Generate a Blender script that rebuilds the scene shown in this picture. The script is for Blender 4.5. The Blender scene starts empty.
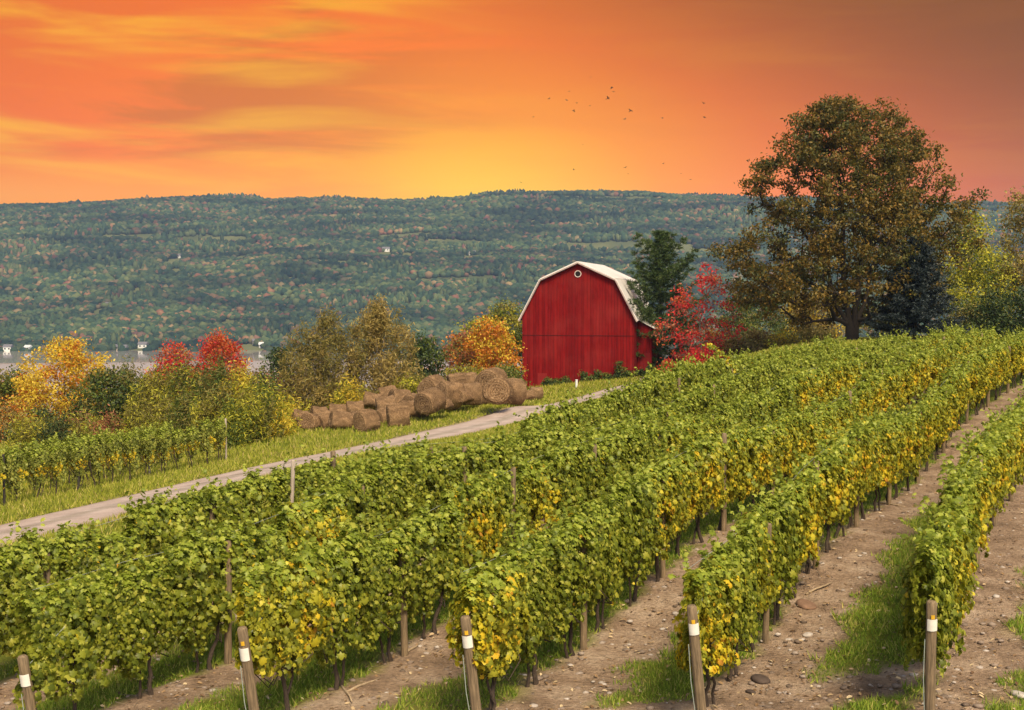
import bpy, math, random
import numpy as np
from mathutils import Vector, noise
PI = math.pi
S = bpy.context.scene
C = S.collection
RNG = np.random.default_rng(7)
random.seed(7)

# ------------------------------------------------------------------ camera
F = 1250.0
TH = math.atan(65 / F)
cd = bpy.data.cameras.new('camera'); cam = bpy.data.objects.new('camera', cd); C.objects.link(cam)
cam.rotation_euler = (PI/2 - TH, 0, 0); cam.location = (0, 0, 0)
cd.lens = F * 36 / 1024; cd.sensor_width = 36; cd.clip_start = 0.1; cd.clip_end = 20000
S.camera = cam

def at(x, y, Y):
    """point at depth Y (world Y) seen at pixel x, y"""
    a = (x - 512) / F; b = (355 - y) / F
    d = (a, math.cos(TH) + b * math.sin(TH), -math.sin(TH) + b * math.cos(TH))
    s = Y / d[1]
    return np.array([d[0]*s, Y, d[2]*s])

# ------------------------------------------------------------------ materials
def new_mat(name):
    m = bpy.data.materials.new(name); m.use_nodes = True
    nt = m.node_tree; nt.nodes.clear()
    out = nt.nodes.new('ShaderNodeOutputMaterial'); b = nt.nodes.new('ShaderNodeBsdfPrincipled')
    nt.links.new(b.outputs[0], out.inputs[0])
    return m, nt, b, out

def nd(nt, typ, **kw):
    n = nt.nodes.new(typ)
    for k, v in kw.items():
        if k.startswith('i_'): n.inputs[int(k[2:])].default_value = v
        else: setattr(n, k, v)
    return n

def ramp(nt, fac, stops, interp='LINEAR'):
    r = nt.nodes.new('ShaderNodeValToRGB'); r.color_ramp.interpolation = interp
    e = r.color_ramp.elements
    while len(e) < len(stops): e.new(0.5)
    for i, (p, c) in enumerate(stops):
        e[i].position = p; e[i].color = (c[0], c[1], c[2], 1) if len(c) == 3 else c
    nt.links.new(fac, r.inputs[0])
    return r.outputs[0]

def noise_n(nt, scale, detail=4, rough=.55, coord=None, vec=None, dist=0):
    n = nt.nodes.new('ShaderNodeTexNoise'); n.inputs['Scale'].default_value = scale
    n.inputs['Detail'].default_value = detail; n.inputs['Roughness'].default_value = rough
    n.inputs['Distortion'].default_value = dist
    if vec is not None: nt.links.new(vec, n.inputs['Vector'])
    return n.outputs[0]

def mixc(nt, fac, a, b, blend='MIX'):
    m = nt.nodes.new('ShaderNodeMix'); m.data_type = 'RGBA'; m.blend_type = blend
    for v, idx in ((fac, 0), (a, 6), (b, 7)):
        if isinstance(v, (int, float)): m.inputs[idx].default_value = v
        elif isinstance(v, tuple): m.inputs[idx].default_value = (*v[:3], 1)
        else: nt.links.new(v, m.inputs[idx])
    return m.outputs[2]

def mth(nt, op, a, b=None, c=None, clamp=False):
    m = nt.nodes.new('ShaderNodeMath'); m.operation = op; m.use_clamp = clamp
    for i, v in enumerate((a, b, c)):
        if v is None: continue
        if isinstance(v, (int, float)): m.inputs[i].default_value = v
        else: nt.links.new(v, m.inputs[i])
    return m.outputs[0]

def bump(nt, b, h, strength=.5, dist=.05):
    n = nt.nodes.new('ShaderNodeBump'); n.inputs['Strength'].default_value = strength
    n.inputs['Distance'].default_value = dist
    nt.links.new(h, n.inputs['Height']); nt.links.new(n.outputs[0], b.inputs['Normal'])

def pos(nt): return nt.nodes.new('ShaderNodeNewGeometry').outputs['Position']
def objco(nt): return nt.nodes.new('ShaderNodeTexCoord').outputs['Object']
def scaled(nt, v, s):
    m = nt.nodes.new('ShaderNodeMapping'); m.inputs['Scale'].default_value = s
    nt.links.new(v, m.inputs['Vector']); return m.outputs[0]

def leaf_mat(name, stops, trans=.35, rough=.5, clump=None, cscale=.6, obj_var=.0, spec=.3, gain=1.45):
    stops = [(p_, tuple(min(.85, v*gain) for v in c_)) for p_, c_ in stops]
    """foliage: colour varies leaf by leaf (random per island) and slowly in space"""
    m, nt, b, out = new_mat(name)
    g = nt.nodes.new('ShaderNodeNewGeometry')
    col = ramp(nt, g.outputs['Random Per Island'], stops)
    if clump:
        f = ramp(nt, noise_n(nt, cscale, 2, vec=g.outputs['Position']), [(.42, (0,0,0)), (.62, (1,1,1))])
        rp = mth(nt, 'POWER', g.outputs['Random Per Island'], 1.2)
        f2 = mth(nt, 'MULTIPLY', f, mth(nt, 'GREATER_THAN', rp, .35))
        col = mixc(nt, f2, col, clump)
    nt.links.new(col, b.inputs['Base Color'])
    b.inputs['Roughness'].default_value = rough
    b.inputs['Specular IOR Level'].default_value = spec
    if trans > 0:
        t = nt.nodes.new('ShaderNodeBsdfTranslucent'); mx = nt.nodes.new('ShaderNodeMixShader')
        mx.inputs[0].default_value = trans
        tc = mixc(nt, .5, col, (.5, .55, .08), 'MULTIPLY'); tc = mixc(nt, .5, col, tc, 'ADD')
        nt.links.new(tc, t.inputs[0])
        nt.links.new(b.outputs[0], mx.inputs[1]); nt.links.new(t.outputs[0], mx.inputs[2])
        nt.links.new(mx.outputs[0], out.inputs[0])
    return m

def bark_mat(name, c1, c2, sc=(8, 8, 1.5)):
    m, nt, b, out = new_mat(name)
    v = scaled(nt, objco(nt), sc)
    n = noise_n(nt, 3, 6, .65, vec=v)
    nt.links.new(ramp(nt, n, [(.3, c1), (.7, c2)]), b.inputs['Base Color'])
    b.inputs['Roughness'].default_value = .9; bump(nt, b, n, .8, .03)
    return m

# ------------------------------------------------------------------ mesh helpers
def np_mesh(name, V, polys, mats, parent=None, smooth=False, midx=None, loc=None):
    """polys: list of (N,k) int arrays"""
    me = bpy.data.meshes.new(name)
    V = np.asarray(V, dtype=np.float32)
    me.vertices.add(len(V)); me.vertices.foreach_set('co', V.ravel())
    loops = np.concatenate([p.ravel() for p in polys]).astype(np.int32)
    tot = np.concatenate([np.full(len(p), p.shape[1], dtype=np.int32) for p in polys])
    st = np.concatenate([[0], np.cumsum(tot)[:-1]]).astype(np.int32)
    me.loops.add(len(loops)); me.loops.foreach_set('vertex_index', loops)
    me.polygons.add(len(tot)); me.polygons.foreach_set('loop_start', st); me.polygons.foreach_set('loop_total', tot)
    if midx is not None: me.polygons.foreach_set('material_index', np.asarray(midx, dtype=np.int32))
    if smooth: me.polygons.foreach_set('use_smooth', np.ones(len(tot), dtype=bool))
    for m in (mats if isinstance(mats, (list, tuple)) else [mats]): me.materials.append(m)
    me.update(calc_edges=True); me.validate()
    o = bpy.data.objects.new(name, me); C.objects.link(o)
    if parent: o.parent = parent
    if loc is not None: o.location = loc
    return o

class MB:
    """collects shapes into one mesh"""
    def __init__(s): s.V = []; s.P = {}; s.n = 0; s.order = []
    def add(s, V, F, mi=0):
        V = np.asarray(V, float); s.V.append(V)
        for f in F:
            s.order.append((tuple(i + s.n for i in f), mi))
        s.n += len(V)
    def box(s, lo, hi, mi=0, M=None):
        x0, y0, z0 = lo; x1, y1, z1 = hi
        V = np.array([(x0,y0,z0),(x1,y0,z0),(x1,y1,z0),(x0,y1,z0),(x0,y0,z1),(x1,y0,z1),(x1,y1,z1),(x0,y1,z1)], float)
        if M is not None: V = V @ M.T
        s.add(V, [(0,3,2,1),(4,5,6,7),(0,1,5,4),(1,2,6,5),(2,3,7,6),(3,0,4,7)], mi)
    def tube(s, pts, rad, k=8, cap=True, mi=0):
        pts = [Vector(p) for p in pts]; n = len(pts); V = []
        for i, p in enumerate(pts):
            d = (pts[min(i+1, n-1)] - pts[max(i-1, 0)]).normalized()
            u = d.orthogonal().normalized() if i == 0 else (pu - d * pu.dot(d)).normalized()
            pu = u; w = d.cross(u); r = rad[i] if hasattr(rad, '__len__') else rad
            for j in range(k):
                a = 2*PI*j/k; V.append(p + (u*math.cos(a) + w*math.sin(a))*r)
        Fc = [(i*k+j, i*k+(j+1) % k, (i+1)*k+(j+1) % k, (i+1)*k+j) for i in range(n-1) for j in range(k)]
        if cap: Fc += [tuple(range(k-1, -1, -1)), tuple(range((n-1)*k, n*k))]
        s.add([tuple(v) for v in V], Fc, mi)
    def prism(s, outline, y0, y1, mi=0):
        """outline in x,z extruded along y"""
        n = len(outline)
        V = [(x, y0, z) for x, z in outline] + [(x, y1, z) for x, z in outline]
        s.add(V, [tuple(range(n)), tuple(range(2*n-1, n-1, -1))] + [(i, i+n, (i+1) % n + n, (i+1) % n) for i in range(n)], mi)
    def build(s, name, mats, parent=None, smooth=False, loc=None):
        me = bpy.data.meshes.new(name)
        V = np.concatenate(s.V); me.from_pydata([tuple(v) for v in V], [], [f for f, _ in s.order])
        for m in (mats if isinstance(mats, (list, tuple)) else [mats]): me.materials.append(m)
        me.polygons.foreach_set('material_index', [mi for _, mi in s.order])
        if smooth: me.polygons.foreach_set('use_smooth', [True]*len(s.order))
        me.update()
        o = bpy.data.objects.new(name, me); C.objects.link(o)
        if parent: o.parent = parent
        if loc is not None: o.location = loc
        return o

def tag(o, label=None, cat=None, group=None, kind=None):
    if label: o['label'] = label
    if cat: o['category'] = cat
    if group: o['group'] = group
    if kind: o['kind'] = kind
    return o
def thing(name, loc, label, cat, group=None, rz=0):
    o = bpy.data.objects.new(name, None); C.objects.link(o)
    o.empty_display_size = .2
    o.location = loc; o.rotation_euler = (0, 0, rz)
    return tag(o, label, cat, group)
def dup(root, loc, rz=0, label=None, group=None, scale=1):
    r = root.copy(); C.objects.link(r); r.location = loc; r.rotation_euler = (0, 0, rz)
    r.scale = (scale,)*3 if not hasattr(scale, '__len__') else scale
    if label: r['label'] = label
    if group: r['group'] = group
    for ch in list(root.children):
        c = ch.copy(); C.objects.link(c); c.parent = r
        for g in ch.children:
            e = g.copy(); C.objects.link(e); e.parent = c
    return r

# leaf clouds --------------------------------------------------------------
def norm(v): return v / np.maximum(np.linalg.norm(v, axis=-1, keepdims=True), 1e-9)
RHOMB = np.array([(0,-.5,0),(.32,0,.10),(0,.5,0),(-.32,0,.10)])
RH_F = [np.array([[0,1,2],[0,2,3]])]
_a = np.radians([-90, -55, -38, -12, 8, 35, 62, 90, 118, 145, 172, 192, 218, 235])
_r = np.array([.50, .40, .33, .52, .36, .56, .36, .60, .36, .56, .36, .52, .33, .40])
GRAPE = np.concatenate([[(0, -.05, .10)], np.stack([_r*np.cos(_a), -_r*np.sin(_a)*1.0, -.12*(_r > .48)], 1)])
GR_F = [np.array([[0, i+1, (i+1) % 14 + 1] for i in range(14)])]
BLADE = np.array([(-.5, 0, 0), (.5, 0, 0), (.0, 1, .15)])
BL_F = [np.array([[0, 1, 2]])]
OVAL = np.array([(0,-.5,-.04),(.26,-.18,.06),(.22,.25,.06),(0,.5,-.08),(-.22,.25,.06),(-.26,-.18,.06)])
OV_F = [np.array([[0,1,2,3],[0,3,4,5]])]

def cloud(P, Nrm, T, size, tmpl=RHOMB, tf=RH_F, wid=None):
    """place the leaf template at P; Nrm = face normal, T = leaf axis (y), size per leaf"""
    n = len(P); Nrm = norm(Nrm); T = norm(T - Nrm * (T*Nrm).sum(1, keepdims=True)); X = np.cross(T, Nrm)
    s = np.asarray(size).reshape(-1, 1) * np.ones((n, 1)); w = s if wid is None else np.asarray(wid).reshape(-1, 1)*np.ones((n, 1))
    k = len(tmpl)
    V = (P[:, None, :] + X[:, None, :]*(tmpl[None, :, 0, None]*w[:, None]) + T[:, None, :]*(tmpl[None, :, 1, None]*s[:, None])
         + Nrm[:, None, :]*(tmpl[None, :, 2, None]*w[:, None]))
    F_ = [(f[None] + (np.arange(n)*k)[:, None, None]).reshape(-1, f.shape[1]) for f in tf]
    return V.reshape(-1, 3), F_
def rdir(n, rng=RNG): return norm(rng.normal(size=(n, 3)))

def segs(A, B, ra, rb, k=6):
    """many frustums at once"""
    n = len(A); d = norm(B - A); ref = np.where(np.abs(d[:, 2:3]) > .9, np.array([[1., 0, 0]]), np.array([[0, 0, 1.]]))
    u = norm(np.cross(d, ref)); w = np.cross(d, u); a = np.arange(k)*2*PI/k
    ring = u[:, None, :]*np.cos(a)[None, :, None] + w[:, None, :]*np.sin(a)[None, :, None]
    V = np.concatenate([A[:, None]+ring*ra[:, None, None], (B+d*rb[:, None]*.3)[:, None]+ring*rb[:, None, None]], 1)
    i = np.arange(k); f = np.stack([i, (i+1) % k, (i+1) % k + k, i + k], 1)
    return V.reshape(-1, 3), (f[None] + (np.arange(n)*2*k)[:, None, None]).reshape(-1, 4)

def n3(p, s=1., o=0.): return noise.noise((p[0]*s+o, p[1]*s+o*.7, p[2]*s-o))

# ------------------------------------------------------------------ terrain
# vineyard rows: X = X0 + M d + K d^2, d = Y - 16
ROWM, ROWK, Y0 = .43, .0025, 16.0
ROWX = {'A': -9.12, 'B': -6.27, 'C': -3.44, 'D': -.58, 'E': 2.33, 'F': 5.37}
def rowx(r, Y):
    d = Y - Y0
    return (ROWX[r] if isinstance(r, str) else r) + ROWM*d + ROWK*d*d
CT = []
def ctop(x, y, Y, h=2.3):
    p = at(x, y, Y); CT.append((p[0], p[1], p[2]-h))
for a in [(413,499,20.3),(540,447,24.8),(600,428,27.7),(652,425,30.7),(700,411,34),(777,381.6,40.5),(809,364,43.6),(850,355,48.3),(876,350,51.6),
          (902,358,45.2),(956,339,53.3),(650,462,23.3),(720,429,27.1),(972,353,43),(1014,334,50.9),(937,389,37.2),(916,406,34.3),(770,500,20),
          (1024,397,34.2),(180,531,18.9),(180,485,23),(360,442,28.3),(500,431,34.5),(554,414.6,37.4),(610,397,41.5),(700,367.5,48),(834,343,61.8),
          (360,467,23.6),(570,427,32.7),(638,411,36.7),(674,397,38.9),(720,376,42.5),(841,392,37.7)]: ctop(*a)
for a in [(578,655,19.8),(773,640,20),(822,569,23.5),(858,531,26.9),(215,675,19.7),(395,663,19.9),(467,730,16),(243,735,16),(693,728,16),(931,720,16),
          (0,534,38),(100,509,45),(200,485,53),(300,461,62),(430,437,75),(500,421,83),(560,406,92),(600,396,98),
          (5,506,52.8),(78,491,57.5),(148,477,63.5),(224,460,70),(340,432,79),(400,425,82),(498,406,90),(525,389,113),(578,383,115),(637,376,115),
          (668,373,118),(690,372,110),(780,350,90),(850,341,103),(940,345,95),(1020,343,95),(20,440,95),(150,440,92),(280,428,92),(720,362,125),
          (980,340,130),(850,338,130),(60,425,130),(300,405,130),(500,388,130)]:
    p = at(*a); CT.append(tuple(p))
CT.append((0, 4, -7.0)); CT.append((-30, 6, -9.)); CT.append((30, 6, -6.)); CT.append((40, 35, -3.6)); CT.append((60, 80, -2.6)); CT.append((-60, 60, -13)); CT.append((-60, 110, -15)); CT.append((55,130,-4))
CT = np.array(CT)
def tps_phi(r2): return .5*r2*np.log(np.maximum(r2, 1e-9))
_n = len(CT); _s = 30.
_A = np.zeros((_n+3, _n+3)); _xy = CT[:, :2]/_s
_d2 = ((_xy[:, None]-_xy[None])**2).sum(2); _A[:_n, :_n] = tps_phi(_d2) + np.eye(_n)*.004
_A[:_n, _n:] = np.c_[np.ones(_n), _xy]; _A[_n:, :_n] = _A[:_n, _n:].T
_w = np.linalg.solve(_A, np.r_[CT[:, 2], 0, 0, 0])
LAKE = -74.0
def gz(X, Y):
    X = np.asarray(X, float); Y = np.asarray(Y, float); sh = np.broadcast(X, Y).shape
    X = np.broadcast_to(X, sh).ravel(); Y = np.broadcast_to(Y, sh).ravel()
    cx = np.clip(X, -62, 62); cy = np.clip(Y, 2, 132)
    q = np.c_[cx, cy]/_s; out = np.empty(len(q))
    for i in range(0, len(q), 20000):
        qq = q[i:i+20000]; d2 = ((qq[:, None]-_xy[None])**2).sum(2)
        out[i:i+20000] = tps_phi(d2) @ _w[:_n] + _w[_n] + qq @ _w[_n+1:]
    dy = np.maximum(Y-132, 0); dx = np.maximum(-62-X, 0)
    out = out - dy*.13*np.minimum(1, dy/60) - dx*.06 + np.maximum(X-62, 0)*.02
    out = out + .5*np.sin(X*.05)*np.sin(Y*.043)*np.minimum(1, dy/50)
    return out.reshape(sh)
def g1(X, Y): return float(gz(X, Y))
def onground(px, Y, py=400):
    """world point on the ground at depth Y under pixel column px"""
    X = at(px, py, Y)[0]
    return (X, Y, g1(X, Y))

def axis(lo, a, b, hi, fine, gr=1.06):
    mid = list(np.arange(a, b, fine)); l = []; x = a; s = fine
    while x > lo: s *= gr; x -= s; l.append(x)
    r = []; x = mid[-1]; s = fine
    while x < hi: s *= gr; x += s; r.append(x)
    return np.array(l[::-1]+mid+r)
# road ---------------------------------------------------------------------
RP = [(-22, 22), (-18.4, 30), (-15.6, 38), (-14.8, 45), (-13.2, 53), (-10.5, 62), (-4.9, 75), (-.8, 83), (3.5, 92), (6.6, 98), (9.0, 101.5), (12.5, 105), (13.6, 111)]
def catmull(P, n=12):
    P = [np.array(p, float) for p in P]; P = [2*P[0]-P[1]] + P + [2*P[-1]-P[-2]]; out = []
    for i in range(1, len(P)-2):
        for k in range(n):
            t = k/n; out.append(.5*((2*P[i]) + (P[i+1]-P[i-1])*t + (2*P[i-1]-5*P[i]+4*P[i+1]-P[i+2])*t*t + (3*P[i]-P[i-1]-3*P[i+1]+P[i+2])*t**3))
    out.append(P[-2]); return np.array(out)
RC = catmull(RP, 14)
def road_dist(X, Y):
    P = np.c_[np.ravel(X), np.ravel(Y)]; return np.sqrt(((P[:, None]-RC[None])**2).sum(2)).min(1).reshape(np.shape(X))
gx = axis(-900, -24, 30, 900, .28, 1.055); gy = axis(-60, 11, 62, 1300, .28, 1.035)
GX, GY = np.meshgrid(gx, gy)
GZ = gz(GX, GY)
u = GX - (ROWM*(GY-Y0)+ROWK*(GY-Y0)**2)
def vnoise(X, Y, s, o=0):
    f = np.vectorize(lambda a, b: noise.noise((a*s+o, b*s-o, o)))
    return f(X, Y)
near = (GX > -24) & (GX < 31) & (GY > 10) & (GY < 70)
NZ = np.zeros_like(GX); NZ2 = np.zeros_like(GX)
NZ[near] = vnoise(GX[near], GY[near], .55, 3.1); NZ2[near] = vnoise(GX[near], GY[near], 2.0, 7.7)
fr = (u - ROWX['A'])/2.9
vine_zone = (fr > -.5) & (fr < 7) & (GY < 63)
ph = fr - np.floor(fr)
band = np.clip((.27 + .16*NZ + .10*NZ2 - np.abs(ph-.66))/.07, 0, 1)
# a bare patch crosses the grass between the two rows on the right
band *= np.clip((np.abs(GY-17.6-.3*(GX-5)) - .35 + .5*NZ2)/.25, 0, 1)
grassw = np.where(vine_zone, band, 1.0)
headland = np.clip((GY-14)/.8, 0, 1)
GZ2 = GZ + np.where(near, .05*NZ + .035*NZ2, 0) + np.where(vine_zone & near, .05*np.exp(-((ph-0)/.12)**2) + .05*np.exp(-((ph-1)/.12)**2), 0)
nx, ny = len(gx), len(gy)
nr = (GX > -32) & (GX < 26) & (GY > 18) & (GY < 122)
RDm = np.full(GX.shape, 99.); RDm[nr] = road_dist(GX[nr], GY[nr]); GZ2 = GZ2 - .16*np.clip((3.0-RDm)/.6, 0, 1)
grassw = np.minimum(grassw, np.clip((RDm-2.2)/.9, 0, 1))
EDGE = None
idx = np.arange(nx*ny).reshape(ny, nx)
quads = np.stack([idx[:-1, :-1], idx[:-1, 1:], idx[1:, 1:], idx[1:, :-1]], -1).reshape(-1, 4)

def ground_mat():
    m, nt, b, out = new_mat('ground_soil_and_grass')
    p = pos(nt)
    at_ = nt.nodes.new('ShaderNodeAttribute'); at_.attribute_name = 'grass'
    n1 = noise_n(nt, 1.3, 6, .6, vec=p); n2 = noise_n(nt, 14, 5, .7, vec=p); n3_ = noise_n(nt, .12, 3, vec=p)
    soil = ramp(nt, n1, [(.3, (.18,.122,.080)), (.5, (.34,.240,.165)), (.7, (.50,.385,.285))])
    soil = mixc(nt, .55, soil, ramp(nt, n2, [(.3, (.35,.32,.3)), (.62, (1.35,1.3,1.25))]), 'MULTIPLY')
    vo = nt.nodes.new('ShaderNodeTexVoronoi'); vo.inputs['Scale'].default_value = 22; nt.links.new(p, vo.inputs['Vector'])
    peb = ramp(nt, vo.outputs['Distance'], [(.16, (1,1,1)), (.24, (0,0,0))])
    pebsel = mth(nt, 'MULTIPLY', peb, ramp(nt, noise_n(nt, 5, 2, vec=p), [(.52, (0,0,0)), (.6, (1,1,1))]))
    soil = mixc(nt, mth(nt, 'MULTIPLY', pebsel, .7), soil, (.42,.35,.30))
    gcol = ramp(nt, n3_, [(.35, (.14,.17,.02)), (.5, (.21,.23,.03)), (.65, (.30,.25,.08))])
    gcol = mixc(nt, .6, gcol, ramp(nt, n1, [(.3, (.55,.6,.5)), (.7, (1.2,1.2,1.0))]), 'MULTIPLY')
    nt.links.new(mixc(nt, at_.outputs['Fac'], soil, gcol), b.inputs['Base Color'])
    b.inputs['Roughness'].default_value = .95; b.inputs['Specular IOR Level'].default_value = .15
    h = mth(nt, 'ADD', mth(nt, 'MULTIPLY', n2, .7), mth(nt, 'MULTIPLY', pebsel, .4)); bump(nt, b, h, 1.0, .14)
    return m
ground = np_mesh('ground', np.c_[GX.ravel(), GY.ravel(), GZ2.ravel()], [quads], ground_mat(), smooth=True)
at_ = ground.data.attributes.new('grass', 'FLOAT', 'POINT'); at_.data.foreach_set('value', grassw.ravel().astype(np.float32))
tag(ground, 'bare stony vineyard soil with grass strips, turning to meadow', None, kind='structure')

rt = norm(np.gradient(RC, axis=0)); rn = np.c_[rt[:, 1], -rt[:, 0]]
cols = np.linspace(-1, 1, 13); RV = []
for i, (c, n_) in enumerate(zip(RC, rn)):
    w = 2.3 + .16*noise.noise((i*.21, 0, 1))
    for j, t in enumerate(cols):
        e = (.18*noise.noise((i*.4, j, 5))) if j in (0, 12) else 0
        p = c + n_*(w*t+e); z = g1(*p) + .03 - (.16 if j in (0, 12) else 0) - .03*math.exp(-((abs(t)-.5)/.15)**2)
        RV.append((p[0], p[1], z))
ri = np.arange(len(RV)).reshape(-1, 13)
rq = np.stack([ri[:-1, :-1], ri[:-1, 1:], ri[1:, 1:], ri[1:, :-1]], -1).reshape(-1, 4)
m, nt, b, out = new_mat('gravel_track'); p = pos(nt)
n1 = noise_n(nt, .8, 5, .6, vec=p); n2 = noise_n(nt, 18, 4, .7, vec=p)
col = ramp(nt, n1, [(.3, (.30,.235,.205)), (.7, (.44,.37,.335))])
col = mixc(nt, .4, col, ramp(nt, n2, [(.3, (.6,.6,.6)), (.7, (1.2,1.2,1.2))]), 'MULTIPLY')
nt.links.new(col, b.inputs['Base Color']); b.inputs['Roughness'].default_value = .95; bump(nt, b, n2, .5, .03)
la = nt.nodes.new('ShaderNodeAttribute'); la.attribute_name = 'lane'
mid = ramp(nt, mth(nt, 'ADD', la.outputs['Fac'], mth(nt, 'MULTIPLY', mth(nt, 'SUBTRACT', n1, .5), .5)), [(0, (.82,.82,.72)), (.16, (.92,.90,.85)), (.3, (1.15,1.1,1.06)), (.7, (1.1,1.05,1.0)), (.88, (.85,.78,.66)), (1, (.6,.52,.38))])
nt.links.new(mixc(nt, 1, col, mid, 'MULTIPLY'), b.inputs['Base Color'])
road = np_mesh('road', RV, [rq], m, smooth=True)
_la = road.data.attributes.new('lane', 'FLOAT', 'POINT'); _la.data.foreach_set('value', np.tile(np.abs(cols), len(RC)).astype(np.float32)); tag(road, 'pale gravel farm track curving to the red barn', None, kind='structure')
def road_dist(X, Y):
    P = np.c_[np.ravel(X), np.ravel(Y)]; return np.sqrt(((P[:, None]-RC[None])**2).sum(2)).min(1).reshape(np.shape(X))

# lake and far hill ----------------------------------------------------------
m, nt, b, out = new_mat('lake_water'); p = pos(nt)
b.inputs['Base Color'].default_value = (.34, .29, .26, 1); b.inputs['IOR'].default_value = 1.9; b.inputs['Specular IOR Level'].default_value = 1.0  # pale pinkish base colour stands in for the bright sky reflected on the water
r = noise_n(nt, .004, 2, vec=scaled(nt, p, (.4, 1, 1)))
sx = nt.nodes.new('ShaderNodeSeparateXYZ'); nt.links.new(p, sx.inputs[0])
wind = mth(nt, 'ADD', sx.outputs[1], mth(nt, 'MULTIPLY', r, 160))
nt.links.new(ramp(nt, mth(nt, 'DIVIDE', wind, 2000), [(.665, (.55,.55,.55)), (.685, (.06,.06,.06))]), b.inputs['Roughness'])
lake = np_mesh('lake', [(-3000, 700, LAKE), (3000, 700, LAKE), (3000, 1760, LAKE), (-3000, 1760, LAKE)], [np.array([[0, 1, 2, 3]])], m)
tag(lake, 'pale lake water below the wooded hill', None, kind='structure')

RIDGE = np.array([(-500, 205), (0, 206), (60, 203), (130, 199), (200, 195), (250, 194), (270, 197), (300, 196), (360, 198), (420, 199), (455, 197), (500, 192), (560, 190), (640, 190), (670, 193), (740, 196), (850, 199), (940, 203), (1024, 200), (1500, 198)], float)
HY1 = 2700.
def hill_z(X, Y):
    px = 512 + F*X/HY1
    top = (290 - np.interp(px, RIDGE[:, 0], RIDGE[:, 1]))/F*HY1 - 11
    t = np.clip((Y-1500)/(HY1-1500), 0, 1.6)
    prof = np.interp(t, [0, .06, .2, .42, .55, .75, .9, 1, 1.15, 1.6], [-.02, .015, .14, .40, .50, .78, .95, 1, .97, .8])
    und = 10*np.sin(X*.006+Y*.003)*np.sin(Y*.005-X*.002)*np.clip(t*4, 0, 1)*np.clip((1.02-t)*5, 0, 1) + 5*np.sin(X*.017+1)*np.sin(Y*.013)*np.clip(t*4, 0, 1)*np.clip((1-t)*5, 0, 1)
    return LAKE + (top-LAKE)*prof + und
hx = np.linspace(-2600, 2600, 200); hy = np.linspace(1470, 2980, 90)
HX, HY = np.meshgrid(hx, hy); HZ = hill_z(HX, HY)
def hill_hit(px, py):
    for Y in np.arange(1500, 2720, 4.):
        p_ = at(px, py, Y)
        if hill_z(p_[0], Y) > p_[2]: return np.array([p_[0], Y, float(hill_z(p_[0], Y))])
    return np.array([at(px, py, 2700)[0], 2700, float(hill_z(at(px, py, 2700)[0], 2700))])
m, nt, b, out = new_mat('hill_fields'); p = pos(nt)
nt.links.new(ramp(nt, noise_n(nt, .01, 4, vec=p), [(.35, (.07,.085,.035)), (.6, (.14,.145,.06))]), b.inputs['Base Color'])
b.inputs['Roughness'].default_value = 1; b.inputs['Specular IOR Level'].default_value = .1
hi = np.arange(HX.size).reshape(HX.shape)
hq = np.stack([hi[:-1, :-1], hi[:-1, 1:], hi[1:, 1:], hi[1:, :-1]], -1).reshape(-1, 4)
hill = np_mesh('hill', np.c_[HX.ravel(), HY.ravel(), HZ.ravel()], [hq], m, smooth=True)
tag(hill, 'long wooded ridge with small fields across the lake', None, kind='structure')
# fields kept clear of trees
FIELDS = [(630, 247, 70, 20, -.05), (455, 243, 30, 12, 0), (690, 252, 50, 16, .05), (600, 198, 90, 20, 0), (405, 236, 30, 14, 0), (85, 262, 50, 16, 0), (210, 240, 42, 16, 0), (455, 281, 40, 14, .1), (330, 262, 36, 12, 0), (130, 238, 30, 14, 0)]
FC = [(*hill_hit(a, b_)[:2], w/F*2300*.9, h*1.3, s) for a, b_, w, h, s in FIELDS]
# the wood on the ridge: tens of thousands of crowns that read as one mass
def ico():
    t = (1+5**.5)/2
    V = norm(np.array([(-1,t,0),(1,t,0),(-1,-t,0),(1,-t,0),(0,-1,t),(0,1,t),(0,-1,-t),(0,1,-t),(t,0,-1),(t,0,1),(-t,0,-1),(-t,0,1)], float))
    F_ = np.array([(0,11,5),(0,5,1),(0,1,7),(0,7,10),(0,10,11),(1,5,9),(5,11,4),(11,10,2),(10,7,6),(7,1,8),(3,9,4),(3,4,2),(3,2,6),(3,6,8),(3,8,9),(4,9,5),(2,4,11),(6,2,10),(8,6,7),(9,8,1)])
    return V, F_
IV, IF = ico()
HS = [(143,346,11,'white','broad white house in front of the shore trees left of the red tree'), (151,343,9,'white','tall white house on the far shore between the pale lake and the woods'), (117,349,8,'tan','low tan house by the water left of the pale lake strip'), (124,350,7,'white','small white boathouse at the waterline beyond the yellow tree'),
      (171,344,11,'white','white house with grey roof just above the left red tree'), (192,345,8,'white','narrow white house between the two red trees'), (8,352,10,'white','white house at the far shore by the left edge'), (28,351,8,'white','white house on the shore behind the yellow tree'),
      (248,341,12,'white','wide white house on the far shore right of the red trees'), (256,343,9,'tan','tan house beside the wide white shore house'), (262,346,7,'white','small white cabin at the waterline left of the willow'),
      (106,305,7,'white','lone white house halfway up the ridge above the yellow tree'), (178,256,8,'white','white farmhouse high on the ridge at left'), (182,266,6,'tan','tan house just under the white farmhouse at left'), (247,253,8,'white','white house high on the ridge above the willow'),
      (386,250,9,'white','long white farm building high on the ridge, left of centre'), (409,250,5,'white','small white shed beside the long white farm building'), (472,253,9,'white','bright white farmhouse on the ridge above the barn'), (144,284,5,'white','tiny white house on the wooded slope at left'), (236,317,8,'tan','tan house low on the wooded slope above the red tree')]
HSP = []
for a in HS:
    q = hill_hit(a[0], a[1]+2); HSP.append((q[0], q[1]-14, a[2]*1.3*q[1]/1500))
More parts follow.
